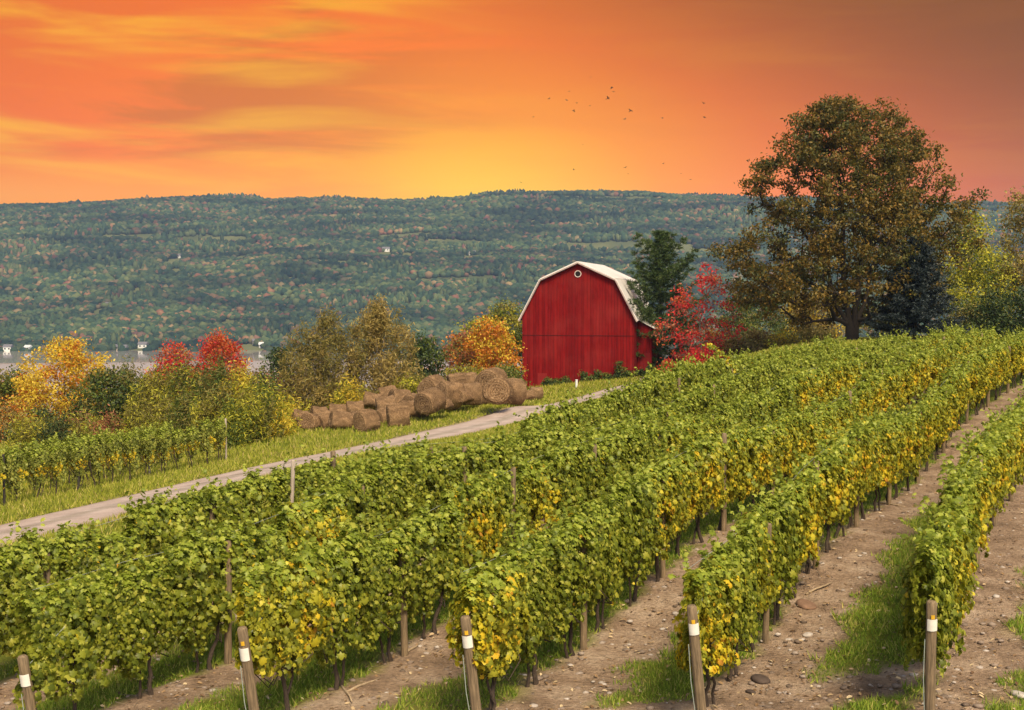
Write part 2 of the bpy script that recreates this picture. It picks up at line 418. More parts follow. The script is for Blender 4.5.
def hill_wood(n):
    rng = np.random.default_rng(11)
    Y = 1508 + (HY1+40-1508)*rng.random(n)**.9; X = (rng.random(n)*2-1)*(.47*Y+60)
    keep = np.ones(n, bool)
    for fx, fy, fw, fh, s in FC: keep &= ~((np.abs(X-fx) < fw) & (np.abs(Y-fy-s*(X-fx)) < fh))
    for ax, ay, aw in HSP: keep &= ~((np.abs(X-ax) < aw/2+5) & (Y > ay-60) & (Y < ay+6))
    X = X[keep]; Y = Y[keep]; n = len(X)
    big = vnoise(X, Y, .006, 2.)
    Z = hill_z(X, Y); r = 3.6 + 3.4*rng.random(n); r *= 1+.25*big
    conif = (vnoise(X, Y, .008, 9.) > .30) & (rng.random(n) < .6)
    hs = np.where(conif, 1.45, 1.0)*r; rw = np.where(conif, .62, 1.0)*r
    V = IV[None]*np.stack([rw, rw, hs], 1)[:, None] * (1+.32*rng.normal(size=(n, 12, 1)).clip(-1.5, 1.5)*.7)
    V = V + np.stack([X, Y, Z+hs*.55], 1)[:, None]
    return V.reshape(-1, 3), (IF[None]+(np.arange(n)*12)[:, None, None]).reshape(-1, 3)
m, nt, b, out = new_mat('autumn_woodland')
g = nt.nodes.new('ShaderNodeNewGeometry'); p = g.outputs['Position']; ri_ = g.outputs['Random Per Island']
green = ramp(nt, ri_, [(0, (.020,.042,.022)), (.35, (.036,.064,.026)), (.7, (.060,.085,.030)), (1, (.095,.11,.036))])
aut = ramp(nt, ri_, [(0, (.15,.065,.035)), (.3, (.20,.11,.045)), (.55, (.10,.09,.04)), (.8, (.22,.16,.06)), (1, (.13,.055,.04))])
fa = ramp(nt, noise_n(nt, .006, 5, .65, vec=scaled(nt, p, (.6, 1, 1))), [(.40, (.02,.02,.02)), (.70, (.20,.20,.20))])
rnd2 = mth(nt, 'FRACT', mth(nt, 'MULTIPLY', ri_, 37.3))
sel = mth(nt, 'LESS_THAN', rnd2, mth(nt, 'ADD', fa, .04))
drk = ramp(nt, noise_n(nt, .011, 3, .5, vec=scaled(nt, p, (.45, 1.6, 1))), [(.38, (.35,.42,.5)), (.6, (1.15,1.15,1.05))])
col = mixc(nt, 1.0, mixc(nt, 1.0, mixc(nt, sel, green, aut), drk, 'MULTIPLY'), (1.15, 1.15, 1.6), 'MULTIPLY')  # last tint paints bluish distance haze into the crown colours
nt.links.new(col, b.inputs['Base Color']); b.inputs['Roughness'].default_value = 1; b.inputs['Specular IOR Level'].default_value = .05
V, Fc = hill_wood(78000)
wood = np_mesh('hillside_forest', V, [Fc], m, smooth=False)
tag(wood, 'dense mixed woodland in early autumn colours covering the far ridge', None, kind='stuff')

# houses on the far shore ------------------------------------------------------
def plain(name, col, rough=.7, var=.15, sc=3):
    m, nt, b, out = new_mat(name)
    n = noise_n(nt, sc, 5, vec=objco(nt))
    c = ramp(nt, n, [(.3, tuple(v*(1-var) for v in col)), (.7, tuple(min(1, v*(1+var)) for v in col))])
    nt.links.new(c, b.inputs['Base Color']); b.inputs['Roughness'].default_value = rough; b.inputs['Specular IOR Level'].default_value = .2
    return m
M_white = plain('white_siding', (.78,.76,.72)); M_tan = plain('tan_siding', (.52,.44,.36)); M_roof = plain('grey_shingle', (.16,.15,.16)); M_roof2 = plain('pale_metal_roof', (.6,.6,.6)); M_glass = plain('dark_window_glass', (.03,.04,.05), .1)
for px, py, w, colr, lab in HS:
    q = hill_hit(px, py+2); W = w*.95*q[1]/1500; D = 7.; H = 3.6 if w < 9 else 4.6
    t = thing('house', (q[0], q[1]+1, max(float(hill_z(q[0], q[1]+1)), LAKE+.6)), lab, 'house', 'houses across the lake', rz=random.uniform(-.4, .4))
    mb = MB(); mb.prism([(-W/2, 0), (W/2, 0), (W/2, H), (-W/2, H)], -D/2, D/2); mb.prism([(-D/2, 0), (D/2, 0), (0, .1), ], 0, .1)
    mb = MB(); mb.box((-W/2, -D/2, -4), (W/2, D/2, H)); mb.build('wall', M_white if colr == 'white' else M_tan, t)
    mb = MB(); e = .7
    Vr = [(-W/2-e, -D/2-e, H), (W/2+e, -D/2-e, H), (W/2+e, D/2+e, H), (-W/2-e, D/2+e, H), (-W/2-e, 0, H+3), (W/2+e, 0, H+3)]
    mb.add(Vr, [(0, 1, 5, 4), (2, 3, 4, 5), (0, 4, 3), (1, 2, 5), (0, 3, 2, 1)]); mb.build('roof', random.choice([M_roof, M_roof2]), t)
    for k in (-1, 1):
        mb = MB(); mb.box((k*W/4-1, -D/2-.06, 1.4), (k*W/4+1, -D/2-.01, 3.2)); mb.build('window', M_glass, t)

# ------------------------------------------------------------------ barn
def barn_mats():
    m, nt, b, out = new_mat('red_barn_boards'); o_ = objco(nt)
    s = nt.nodes.new('ShaderNodeSeparateXYZ'); nt.links.new(o_, s.inputs[0])
    xy = mth(nt, 'ADD', s.outputs[0], s.outputs[1])
    bd = mth(nt, 'MULTIPLY', xy, 1/.28); fr_ = mth(nt, 'FRACT', bd); idb = mth(nt, 'FLOOR', bd)
    wn = nt.nodes.new('ShaderNodeTexWhiteNoise'); wn.noise_dimensions = '1D'; nt.links.new(idb, wn.inputs['W'])
    base = ramp(nt, wn.outputs[0], [(0, (.155,.004,.005)), (.5, (.19,.005,.006)), (1, (.225,.008,.008))])
    st = noise_n(nt, 1.4, 5, .65, vec=scaled(nt, o_, (3, 3, .35)))
    base = mixc(nt, .7, base, ramp(nt, st, [(.3, (.48,.46,.46)), (.65, (1.18,1.15,1.15))]), 'MULTIPLY')
    fd = ramp(nt, noise_n(nt, .35, 3, vec=o_), [(.45, (0,0,0)), (.75, (.5,.5,.5))])
    base = mixc(nt, fd, base, (.26,.03,.026))
    gap = mth(nt, 'LESS_THAN', fr_, .09)
    base = mixc(nt, mth(nt, 'MULTIPLY', gap, .8), base, (.05,.004,.005))
    nt.links.new(base, b.inputs['Base Color']); b.inputs['Roughness'].default_value = .85; b.inputs['Specular IOR Level'].default_value = .12
    bump(nt, b, mth(nt, 'SUBTRACT', 1, gap), .7, .02)
    m2, nt, b, out = new_mat('ribbed_white_metal'); o_ = objco(nt)
    s = nt.nodes.new('ShaderNodeSeparateXYZ'); nt.links.new(o_, s.inputs[0])
    w = mth(nt, 'FRACT', mth(nt, 'MULTIPLY', s.outputs[1], 1/.45)); rib = mth(nt, 'LESS_THAN', w, .12)
    n = noise_n(nt, 1.1, 5, .6, vec=scaled(nt, o_, (1, 1, 1)))
    nt.links.new(mixc(nt, mth(nt, 'MULTIPLY', rib, .3), ramp(nt, n, [(.3, (.74,.70,.66)), (.7, (.88,.85,.82))]), (.45,.42,.4)), b.inputs['Base Color'])
    b.inputs['Roughness'].default_value = .45; b.inputs['Metallic'].default_value = .15; bump(nt, b, rib, .5, .03)
    return m, m2
M_red, M_metal = barn_mats()
M_trim = plain('pale_trim_paint', (.40,.30,.28)); M_dark = plain('dark_interior', (.012,.01,.01)); M_redp = plain('faded_red_paint', (.21,.012,.012))
BY = 115.; pr = at(578, 262.7, BY); bz = at(578, 383, BY)[2]-.9
RZ = -math.radians(11.5)
barn = thing('barn', (pr[0], BY, bz), 'big weathered red gambrel barn with white metal roof and small round window', 'barn', rz=RZ)
HR = pr[2]-bz; sc_ = BY/F
hw = 5.2; hb = HR - 17*sc_; he = HR - 53.5*sc_; wb = 3.45
L = 18.
prof = [(-hw, -2), (hw, -2), (hw, he), (wb, hb-.12), (0, HR-.12), (-wb, hb-.12), (-hw, he)]
mb = MB(); mb.prism(prof, 0, L); mb.build('wall', M_red, barn)
# roof as thick sheets with overhang
def roof_sheet(mb, a, b_, y0, y1, th=.14):
    (x0, z0), (x1, z1) = a, b_; n_ = np.array([-(z1-z0), x1-x0]); n_ = n_/np.linalg.norm(n_)*th
    if n_[1] < 0: n_ = -n_
    mb.prism([(x0, z0), (x1, z1), (x1+n_[0], z1+n_[1]), (x0+n_[0], z0+n_[1])], y0, y1)
mb = MB()
sl = (he-hb)/(hw-wb); ex = .22
for s in (-1, 1):
    roof_sheet(mb, (0, HR), (s*wb, hb), -.35, L+.35)
    roof_sheet(mb, (s*(wb-.001), hb-.004), (s*(hw+ex), he+sl*ex), -.35, L+.35)
roof = mb.build('roof', M_metal, barn)
mb = MB()
for s in (-1, 1):
    for a, b_ in (((0, HR-.08), (s*wb, hb-.08)), ((s*wb, hb-.09), (s*(hw+ex), he+sl*ex-.08))):
        roof_sheet(mb, a, b_, -.39, -.352, .12)
mb.build('gable_trim', M_trim, barn)
mb = MB(); mb.box((-hw+.02, -.03, HR-73*sc_), (hw-.02, -.002, HR-73*sc_+.05)); mb.build('board_seam', plain('old_dark_red', (.05,.004,.004)), barn)
rw_ = thing('round_window', (0, -.02, HR-1.02), None, None); rw_.parent = barn
def disc(r0, r1, y0, y1, k=24):
    mb = MB(); V = []; 
    for j in range(k):
        a = 2*PI*j/k
        for r, y in ((r0, y0), (r1, y0), (r1, y1), (r0, y1)): V.append((r*math.cos(a), y, r*math.sin(a)))
    Fc = [tuple(4*j+i if q == 0 else 4*((j+1) % k)+i for q, i in ((0, i0), (0, i1), (1, i1), (1, i0))) for j in range(k) for i0, i1 in ((0, 1), (1, 2), (2, 3), (3, 0))]
    mb.add(V, Fc); return mb
bpy.data.objects.remove(rw_)
fr0 = disc(.25, .32, -.05, .02).build('round_window', plain('white_window_ring', (.6,.5,.47)), barn, loc=(0, -.02, HR-1.02))
mb = MB(); k = 20; mb.add([(0, 0, 0)]+[(.27*math.cos(2*PI*j/k), 0, .27*math.sin(2*PI*j/k)) for j in range(k)], [(0, j+1, (j+1) % k+1) for j in range(k)])
mb.build('pane', M_dark, fr0, loc=(0, -.008, 0))
# patched board low on the gable and skirt board
mb = MB(); mb.box((-3.75, -.045, .1), (-2.9, -.003, 1.75)); mb.build('board_patch', M_redp, barn)
# lean-to on the right side
mb = MB(); ly = 2.6
sx0, sx1 = hw+.02, hw+1.35; sh = he-.45
mb.add([(sx0, ly, -2), (sx1, ly, -2), (sx1, ly+11, -2), (sx0, ly+11, -2), (sx0, ly, sh), (sx1, ly, sh-.7), (sx1, ly+11, sh-.7), (sx0, ly+11, sh)],
       [(0,1,5,4), (1,2,6,5), (2,3,7,6), (3,0,4,7), (4,5,6,7), (0,3,2,1)])
lt = mb.build('lean_to', M_red, barn)
mb = MB(); roof_sheet(mb, (sx0+.03, sh+.1), (sx1+.35, sh-.75), ly-.25, ly+11.3, .08); mb.build('shed_roof', M_metal, lt)
mb = MB(); mb.box((sx0+.30, ly-.05, .9), (sx1-.12, ly-.004, 3.6)); mb.box((sx0+.62, ly-.09, .9), (sx0+.69, ly-.055, 3.6)); mb.build('door', M_redp, lt)
for y in (5, 9, 13):
    mb = MB(); mb.box((hw+1.355, y, 2.0), (hw+1.40, y+.9, 3.2)); mb.build('side_window', M_dark, lt)

# ------------------------------------------------------------------ trees
def grow(targets, stems, rng, step=.8, pen=.22, tip=.018, power=2.3, jit=.12):
    """branch skeleton: stems are given polylines, every target is joined to the nearest wood"""
    pts = []; par = []; pl = []
    for st in stems:
        st = [np.array(p, float) for p in st]; prev = -1
        if pts:
            D = [np.linalg.norm(np.array(q)-st[0]) for q in pts]; prev = int(np.argmin(D)); st = [pts[prev]]+st[1:] if D[prev] < .6 else st
        for a in range(len(st)-1):
            n_ = max(1, int(np.linalg.norm(st[a+1]-st[a])/step))
            for k in range(n_+1):
                if a > 0 and k == 0: continue
                if a == 0 and k == 0 and prev >= 0: continue
                q = st[a]+(st[a+1]-st[a])*k/n_ + (rng.normal(size=3)*.05 if k else 0)
                pts.append(q); par.append(prev); pl.append(0 if prev < 0 else pl[prev]+np.linalg.norm(q-pts[prev])); prev = len(pts)-1
    order = np.argsort(np.linalg.norm(targets-np.array(stems[0][0]), axis=1))
    nst = len(pts); tips = []
    P = np.array(pts); PL = np.array(pl); PAR = list(par)
    for t in targets[order]:
        d = np.linalg.norm(P-t, axis=1); c = d + pen*PL + np.where(P[:, 2] > t[2]+.3, 2., 0) + np.where(P[:, 2] < .3*stems[0][-1][2], .8, 0)
        j = int(np.argmin(c)); A = P[j]; n_ = max(1, int(d[j]/step)); new = []
        bow = np.array([0, 0, .12*d[j]]); pr_ = j
        for k in range(1, n_+1):
            s = k/n_; q = A+(t-A)*s + bow*math.sin(PI*s)*(1 if k < n_ else 0) + (rng.normal(size=3)*jit*step if k < n_ else 0)
            PAR.append(pr_); L_ = PL[pr_]+np.linalg.norm(q-(P[pr_] if not new or pr_ < len(P) else new[-1][0])) if pr_ < len(P) else new[-1][1]+step
            new.append((q, L_)); pr_ = len(P)+len(new)-1
        P = np.vstack([P, [x[0] for x in new]]); PL = np.r_[PL, [x[1] for x in new]]; tips.append(len(P)-1)
    n = len(P); acc = np.zeros(n); child = np.zeros(n, bool)
    for i in range(n-1, -1, -1):
        if acc[i] == 0: acc[i] = tip**power
        if PAR[i] >= 0: acc[PAR[i]] += acc[i]
    R = acc**(1/power)
    return P, np.array(PAR), R
def wood_mesh(P, PAR, R, mat, parent, name='trunk', k=7, flare=0, rmax=1e9):
    i = np.where(PAR >= 0)[0]; R = np.minimum(R, rmax)
    if flare: R = R*(1+flare*np.exp(-np.maximum(P[:, 2], 0)/.7))
    V, Fc = segs(P[PAR[i]], P[i], R[PAR[i]]*.96+R[i]*.04, R[i], k)
    return np_mesh(name, V, [Fc], mat, parent, smooth=True)
def leaves_at(T, per, rad, size, rng, tmpl=OVAL, tf=OV_F, up=.35, flat=.7, droop=0):
    n = len(T)*per; c = np.repeat(T, per, 0)
    off = rng.normal(size=(n, 3))*rad*np.array([1, 1, flat]); 
    if droop: off[:, 2] -= np.abs(rng.normal(size=n))*droop
    P = c+off; N = norm(rdir(n, rng)+np.array([0, 0, up]) + .5*norm(off)); Tn = rdir(n, rng)-np.array([0, 0, .5])
    return cloud(P, N, Tn, size*(.65+.7*rng.random(n)), tmpl, tf)
def envelope(prof, nT, rng, shell=.55, hole=.0, hs=.3, seed=0, ymul=.9):
    """prof: list of (z, left, right); random points inside, more near the surface, lumpy"""
    prof = np.array(prof, float); out = []
    zmin, zmax = prof[0, 0], prof[-1, 0]
    while len(out) < nT:
        z = rng.uniform(zmin, zmax); l = np.interp(z, prof[:, 0], prof[:, 1]); r = np.interp(z, prof[:, 0], prof[:, 2])
        if rng.random() > (l+r)/ (prof[:, 1]+prof[:, 2]).max(): continue
        a = rng.uniform(0, 2*PI); q = rng.random()**shell
        ca = math.cos(a); R = r if ca > 0 else l
        lump = 1+.20*noise.noise((ca*2+seed, math.sin(a)*2, z*.35))*1.4
        p_ = np.array([ca*R*q*lump, math.sin(a)*(l+r)/2*ymul*q*lump, z])
        if noise.noise((p_[0]*hs+seed*3, p_[1]*hs, p_[2]*hs)) < -1+hole*2-.5*0: continue
        out.append(p_)
    return np.array(out)
def decid(name, loc, label, cat, prof, mats, nT=90, per=60, lsz=.22, rad=.55, stems=None, bark=None, seed=1, group=None, hole=.35, droop=0, tmpl=OVAL, tf=OV_F, up=.35, tip=.018, shell=.55, hs=.3, flare=.5, flat=.7, step=.8, crownname='crown', rmax=1e9, power=2.3, clear=None):
    rng = np.random.default_rng(seed); t = thing(name, loc, label, cat, group)
    T = envelope(prof, nT, rng, shell, hole, hs, seed)
    if clear: T = T[(T[:, 2] > clear[1]) | (np.hypot(T[:, 0], T[:, 1]) > clear[0])]
    zt = prof[-1][0]
    if stems is None: stems = [[(0, 0, -.4), (.1, 0, zt*.15), (0, .1, zt*.35), (.15, 0, zt*.6)]]
    P, PAR, R = grow(T, stems, rng, step=step, tip=tip, power=power)
    wood_mesh(P, PAR, R, bark, t, flare=flare, rmax=rmax)
    mats = mats if isinstance(mats, list) else [mats]
    V, Fc = leaves_at(T, per, rad, lsz, rng, tmpl, tf, up, flat, droop)
    nl = len(T)*per; nf = sum(len(f) for f in Fc)//nl
    # whole sprays of leaves share a tint
    tm = rng.integers(0, len(mats), len(T)); mi = np.repeat(np.repeat(tm, per), 1)
    swap = rng.random(nl) < .25; mi[swap] = rng.integers(0, len(mats), swap.sum())
    FF = np.stack([f for f in Fc], 0) if False else None
    me_idx = np.concatenate([np.repeat(mi, len(f)//nl) for f in Fc])
    np_mesh(crownname, V, Fc, mats, t, midx=me_idx)
    return t

B_dark = bark_mat('dark_bark', (.018,.013,.010), (.055,.040,.030)); B_grey = bark_mat('grey_bark', (.10,.085,.07), (.24,.20,.17)); B_vine = bark_mat('vine_bark', (.022,.014,.010), (.09,.06,.042), (20, 20, 5))
L_wal = leaf_mat('bronze_green_leaves', [(0, (.050,.042,.008)), (.35, (.09,.068,.012)), (.7, (.135,.088,.016)), (1, (.21,.12,.022))], .3)
L_wal2 = leaf_mat('dull_green_leaves', [(0, (.030,.036,.010)), (.5, (.060,.062,.014)), (1, (.10,.085,.018))], .3)
L_red = leaf_mat('crimson_leaves', [(0, (.22,.012,.018)), (.5, (.38,.022,.028)), (1, (.50,.055,.035))], .4, gain=1.7)
L_redo = leaf_mat('scarlet_orange_leaves', [(0, (.33,.035,.016)), (.5, (.46,.095,.022)), (1, (.52,.18,.04))], .35, gain=1.1)
L_org = leaf_mat('orange_leaves', [(0, (.32,.09,.012)), (.5, (.48,.17,.018)), (1, (.60,.29,.035))], .35, gain=1.15)
L_yel = leaf_mat('golden_leaves', [(0, (.34,.23,.02)), (.5, (.55,.40,.03)), (1, (.72,.56,.07))], .35, gain=1.15)
L_olv = leaf_mat('olive_leaves', [(0, (.065,.062,.014)), (.5, (.12,.105,.024)), (1, (.19,.15,.036))], .35, gain=1.75)
L_olv2 = leaf_mat('tawny_willow_leaves', [(0, (.10,.075,.022)), (.5, (.17,.125,.036)), (1, (.25,.19,.06))], .35, gain=2.15)
L_grn = leaf_mat('mid_green_leaves', [(0, (.035,.060,.010)), (.5, (.075,.105,.016)), (1, (.14,.16,.025))], .35)
L_ygr = leaf_mat('yellow_green_leaves', [(0, (.13,.14,.014)), (.5, (.24,.23,.022)), (1, (.38,.34,.035))], .4, gain=1.7)
L_dgr = leaf_mat('dark_green_leaves', [(0, (.014,.026,.008)), (.5, (.030,.050,.014)), (1, (.055,.075,.020))], .25)
L_pnk = leaf_mat('dusty_red_leaves', [(0, (.16,.045,.03)), (.5, (.27,.09,.05)), (1, (.34,.15,.07))], .3)
L_brn = leaf_mat('brown_leaves', [(0, (.07,.04,.018)), (.5, (.13,.08,.03)), (1, (.20,.13,.05))], .3)

# the big tree on the crest
bt = onground(852, 100, 340)
stems = [[(0, 0, -.6), (0, 0, .4), (-.2, 0, 1.4)],
         [(-.2, 0, 1.2), (-1.2, .2, 3.0), (-2.0, -.4, 5.5), (-3.4, -.3, 8.0), (-5.0, .3, 10.2)],
         [(-.1, 0, 1.4), (-.5, .3, 3.6), (-.7, .3, 6.5), (-.9, .2, 10.0), (-1.2, .2, 14.0), (-.6, 0, 17.0)],
         [(0, 0, .6), (.3, -.2, 3.5), (.6, -.3, 7), (1.1, -.2, 10.5), (1.8, .3, 14.2)],
         [(.1, 0, .4), (1.0, .2, 3.2), (1.6, .3, 6.0), (3.2, .1, 8.6), (5.2, 0, 10.6)],
         [(-1.2, .2, 3.0), (-3.0, 1.0, 4.8), (-5.2, 1.2, 6.0)],
         [(.6, -.3, 7), (2.6, -2.0, 9.0), (4.2, -3.0, 11.0)], [(-.7, .3, 6.5), (-2.2, 2.0, 8.6), (-3.6, 3.2, 10.8)]]
prof_b = [(1.4, 5.4, 3.8), (2.6, 8.8, 5.8), (5.5, 10.0, 8.0), (8.0, 10.3, 8.6), (9.8, 9.6, 8.8), (11.6, 7.8, 8.6), (13.5, 7.1, 7.4), (15.4, 6.7, 6.2), (17, 5.6, 4.6), (18.4, 4.2, 3.2), (19.4, 2.3, 1.4)]
decid('tree', bt, 'tall broad bronze-green tree with forked dark trunk standing on the crest', 'tree', prof_b, [L_wal, L_wal, L_wal2], nT=1150, per=66, lsz=.24, rad=.34, stems=stems, bark=B_dark, seed=5, hole=.42, hs=.28, tip=.024, shell=.45, flare=.45, step=.7, rmax=.75, power=2.05, clear=(3.8, 5.0))

# maple with sparse crimson leaves beside the barn
decid('maple_tree', onground(700, 110, 370), 'sparse crimson maple beside the dark pine, pale branches showing', 'tree',
      [(1.0, 2.8, 2.8), (2.5, 4.0, 3.6), (4.5, 3.8, 3.4), (6.5, 2.6, 2.6), (8.3, 1.4, 1.7), (9.8, .1, .9)], [L_red, L_red, L_redo, L_pnk], nT=100, per=30, lsz=.24, rad=.34, bark=B_grey, seed=21, hole=.45, hs=.5, flare=.2, rmax=.14)
decid('shrub', onground(702, 103, 370), 'low crimson shrub at the foot of the red maple', 'shrub', [(.1, 1.3, 1.3), (.9, 1.8, 1.6), (1.9, .8, .9)], [L_red], nT=26, per=60, lsz=.2, rad=.3, bark=B_grey, seed=22)
decid('shrub', onground(668, 106, 370), 'small red-leaved shrub in front of the pine trunk', 'shrub', [(.1, .8, .8), (.7, .8, .8), (1.5, .3, .3)], [L_redo, L_red], nT=12, per=36, lsz=.18, rad=.25, bark=B_grey, seed=23)

# conifers -------------------------------------------------------------------
def conifer(name, loc, label, H, R0, mat, bark, seed, droop=-.12, whorl=.42, nb=6, irr=.25, z0=.12, dense=9, blade=.30, bw=.05, shape=1.0, tw=.28):
    rng = np.random.default_rng(seed); t = thing(name, loc, label, 'tree')
    A = []; B = []; ra = []; rb = []; P = []; N = []
    lean = rng.normal(size=2)*.15
    zs = np.linspace(0, H, 14); tr = np.c_[lean[0]*(zs/H)**2, lean[1]*(zs/H)**2, zs]; tr[0, 2] = -.5
    rr = np.interp(zs, [0, H], [.017*H, .02])
    for i in range(13): A.append(tr[i]); B.append(tr[i+1]); ra.append(rr[i]); rb.append(rr[i+1])
    z = z0*H
    while z < H*.985:
        f = (z-z0*H)/(H*(1-z0)); Lm = R0*(1-f**shape*.97)*(.7+.3*min(1, f*6)); c = np.array([np.interp(z, zs, tr[:, 0]), np.interp(z, zs, tr[:, 1]), z])
        n_ = nb if f < .85 else 4; a0 = rng.uniform(0, 2*PI)
        for k in range(n_):
            a = a0+2*PI*k/n_+rng.normal()*.25; Lb = Lm*(1+rng.normal()*irr); Lb = max(Lb, .25)
            d = np.array([math.cos(a), math.sin(a), 0]); sl = droop + .9*f + rng.normal()*.08
            q0 = c.copy(); m_ = max(3, int(Lb/.45)); pts_ = []
            for j in range(1, m_+1):
                s = j/m_; q = c + d*Lb*s + np.array([0, 0, sl*Lb*s + (.22*Lb*s*s)])
                A.append(q0); B.append(q); ra.append(.012*H*.16*(1.1-s)+.01); rb.append(.012*H*.16*(1-s)+.008); q0 = q
                if s > .22: pts_.append((q, s))
            for q, s in pts_:
                side = np.array([-d[1], d[0], 0]); wl = tw*Lb*(1.15-s)+.15
                for e in range(dense):
                    o_ = side*rng.uniform(-1, 1)*wl + d*rng.uniform(-.25, .3) + np.array([0, 0, rng.normal()*.06-.03]); P.append(q+o_); N.append(norm(d*.8+np.sign((o_*side).sum())*side*.6+np.array([0, 0, .25])))
        z += whorl*(1-.35*f)*(1+rng.normal()*.15)
    V, Fc = segs(np.array(A), np.array(B), np.array(ra), np.array(rb), 6); np_mesh('trunk', V, [Fc], bark, t, smooth=True)
    P = np.array(P); N = np.array(N); n = len(P); rep = 9
    PP = np.repeat(P, rep, 0)+rng.normal(size=(n*rep, 3))*.05; T_ = norm(np.repeat(N, rep, 0)+rng.normal(size=(n*rep, 3))*.55)
    V, Fc = cloud(PP, norm(rdir(n*rep, rng)+np.array([0, 0, .8])), T_, blade*(.7+.6*rng.random(n*rep)), BLADE, BL_F, wid=bw*(.7+.6*rng.random(n*rep)))
    np_mesh('crown', V, Fc, mat, t)
    return t
L_pine = leaf_mat('pine_needles', [(0, (.018,.036,.010)), (.5, (.036,.062,.016)), (1, (.075,.10,.024))], .15)
L_spr = leaf_mat('blue_spruce_needles', [(0, (.006,.011,.011)), (.6, (.016,.026,.026)), (.85, (.05,.068,.07)), (1, (.13,.16,.165))], .05, gain=1)
conifer('pine_tree', onground(660, 119, 372), 'dark green pine with open layered branches behind the barn corner', 13.5, 4.3, L_pine, B_dark, 31, droop=-.05, whorl=.74, nb=6, irr=.38, z0=.1, dense=9, blade=.36, bw=.07, shape=1.5)
conifer('spruce_tree', onground(915, 94, 337), 'dark blue-grey spruce under the right side of the big tree', 8.0, 4.3, L_spr, B_dark, 32, droop=-.34, whorl=.36, nb=9, irr=.12, z0=.03, dense=9, blade=.26, bw=.055, shape=.8, tw=.2)

# trees and shrubs right of the big tree
decid('tree', onground(970, 112, 330), 'fresh yellow-green tree between the spruce and the golden tree', 'tree', [(.5, 3.2, 3), (3, 4.3, 3.8), (6, 3.4, 3.2), (8.8, 1.9, 2.0), (11.2, .4, .5)], [L_ygr, L_ygr, L_grn], nT=140, per=64, lsz=.24, rad=.5, bark=B_grey, seed=41, hole=.3, tip=.01)
decid('tree', onground(997, 116, 330), 'golden-leaved young tree near the right edge', 'tree', [(.8, 1.6, 1.6), (3, 2.6, 2.4), (5.5, 2.0, 2.0), (7.4, .5, .5)], [L_yel, L_ygr], nT=70, per=54, lsz=.22, rad=.42, bark=B_grey, seed=42, hole=.38, tip=.01)
0 and decid('tree', onground(945, 108, 330), 'orange-brown young tree behind the spruce', 'tree', [(1.5, 1.6, 1.6), (4, 2.4, 2.0), (6.5, 1.6, 1.6), (8.2, .4, .4)], [L_brn, L_org, L_wal], nT=60, per=54, lsz=.22, rad=.42, bark=B_grey, seed=43, hole=.38, tip=.01)
def bare(px, Y, H, seed, label, wide=1.6, leaves=0, lm=None):
    prof_ = [(H*.3, wide*.6, wide*.6), (H*.6, wide, wide), (H*.85, wide*.7, wide*.7), (H, .15, .15)]
    decid('bare_tree', onground(px, Y, 330), label, 'tree', prof_, lm or L_brn, nT=70, per=leaves or 2, lsz=.18, rad=.4, bark=B_grey, seed=seed, hole=0, tip=.011, group='thin trees behind the golden tree', stems=[[(0, 0, -.4), (.05, 0, H*.3), (0, .1, H*.6), (.1, 0, H*.92)]], rmax=.11)
bare(968, 128, 13.0, 51, 'slim nearly leafless tree rising above the yellow-green tree', 1.3, 10, L_olv)
bare(984, 130, 14.6, 52, 'tallest bare thin tree, right of the olive topped one', 1.5)
bare(1000, 126, 11.5, 53, 'bare thin tree above the golden tree', 1.4)
bare(958, 133, 13.8, 54, 'wispy leafless tree just right of the big crown', 1.0)
decid('tree', onground(1022, 112, 330), 'olive and tan leaved tree cut by the right edge', 'tree', [(4.0, 1.4, 1.8), (7, 1.9, 2.4), (10, 1.8, 2.4), (12.6, 1.0, 1.4), (13.6, .4, .4)], [L_olv, L_olv2], nT=110, per=50, lsz=.22, rad=.42, bark=B_grey, seed=44, hole=.4, tip=.01)
decid('shrub', onground(1014, 100, 330), 'dark green dense bush at the right edge behind the vines', 'shrub', [(.1, 3.4, 3), (1.8, 3.4, 3.4), (3.4, 2, 2.4), (4.3, .4, .5)], [L_dgr], nT=110, per=60, lsz=.22, rad=.4, bark=B_dark, seed=45, hole=.2)
decid('shrub', onground(975, 106, 330), 'dark olive bush below the yellow-green tree', 'shrub', [(.1, 2.2, 2.2), (1.4, 2.3, 2.3), (2.6, .6, .6)], [L_dgr, L_olv], nT=60, per=60, lsz=.2, rad=.4, bark=B_dark, seed=46, hole=.2)

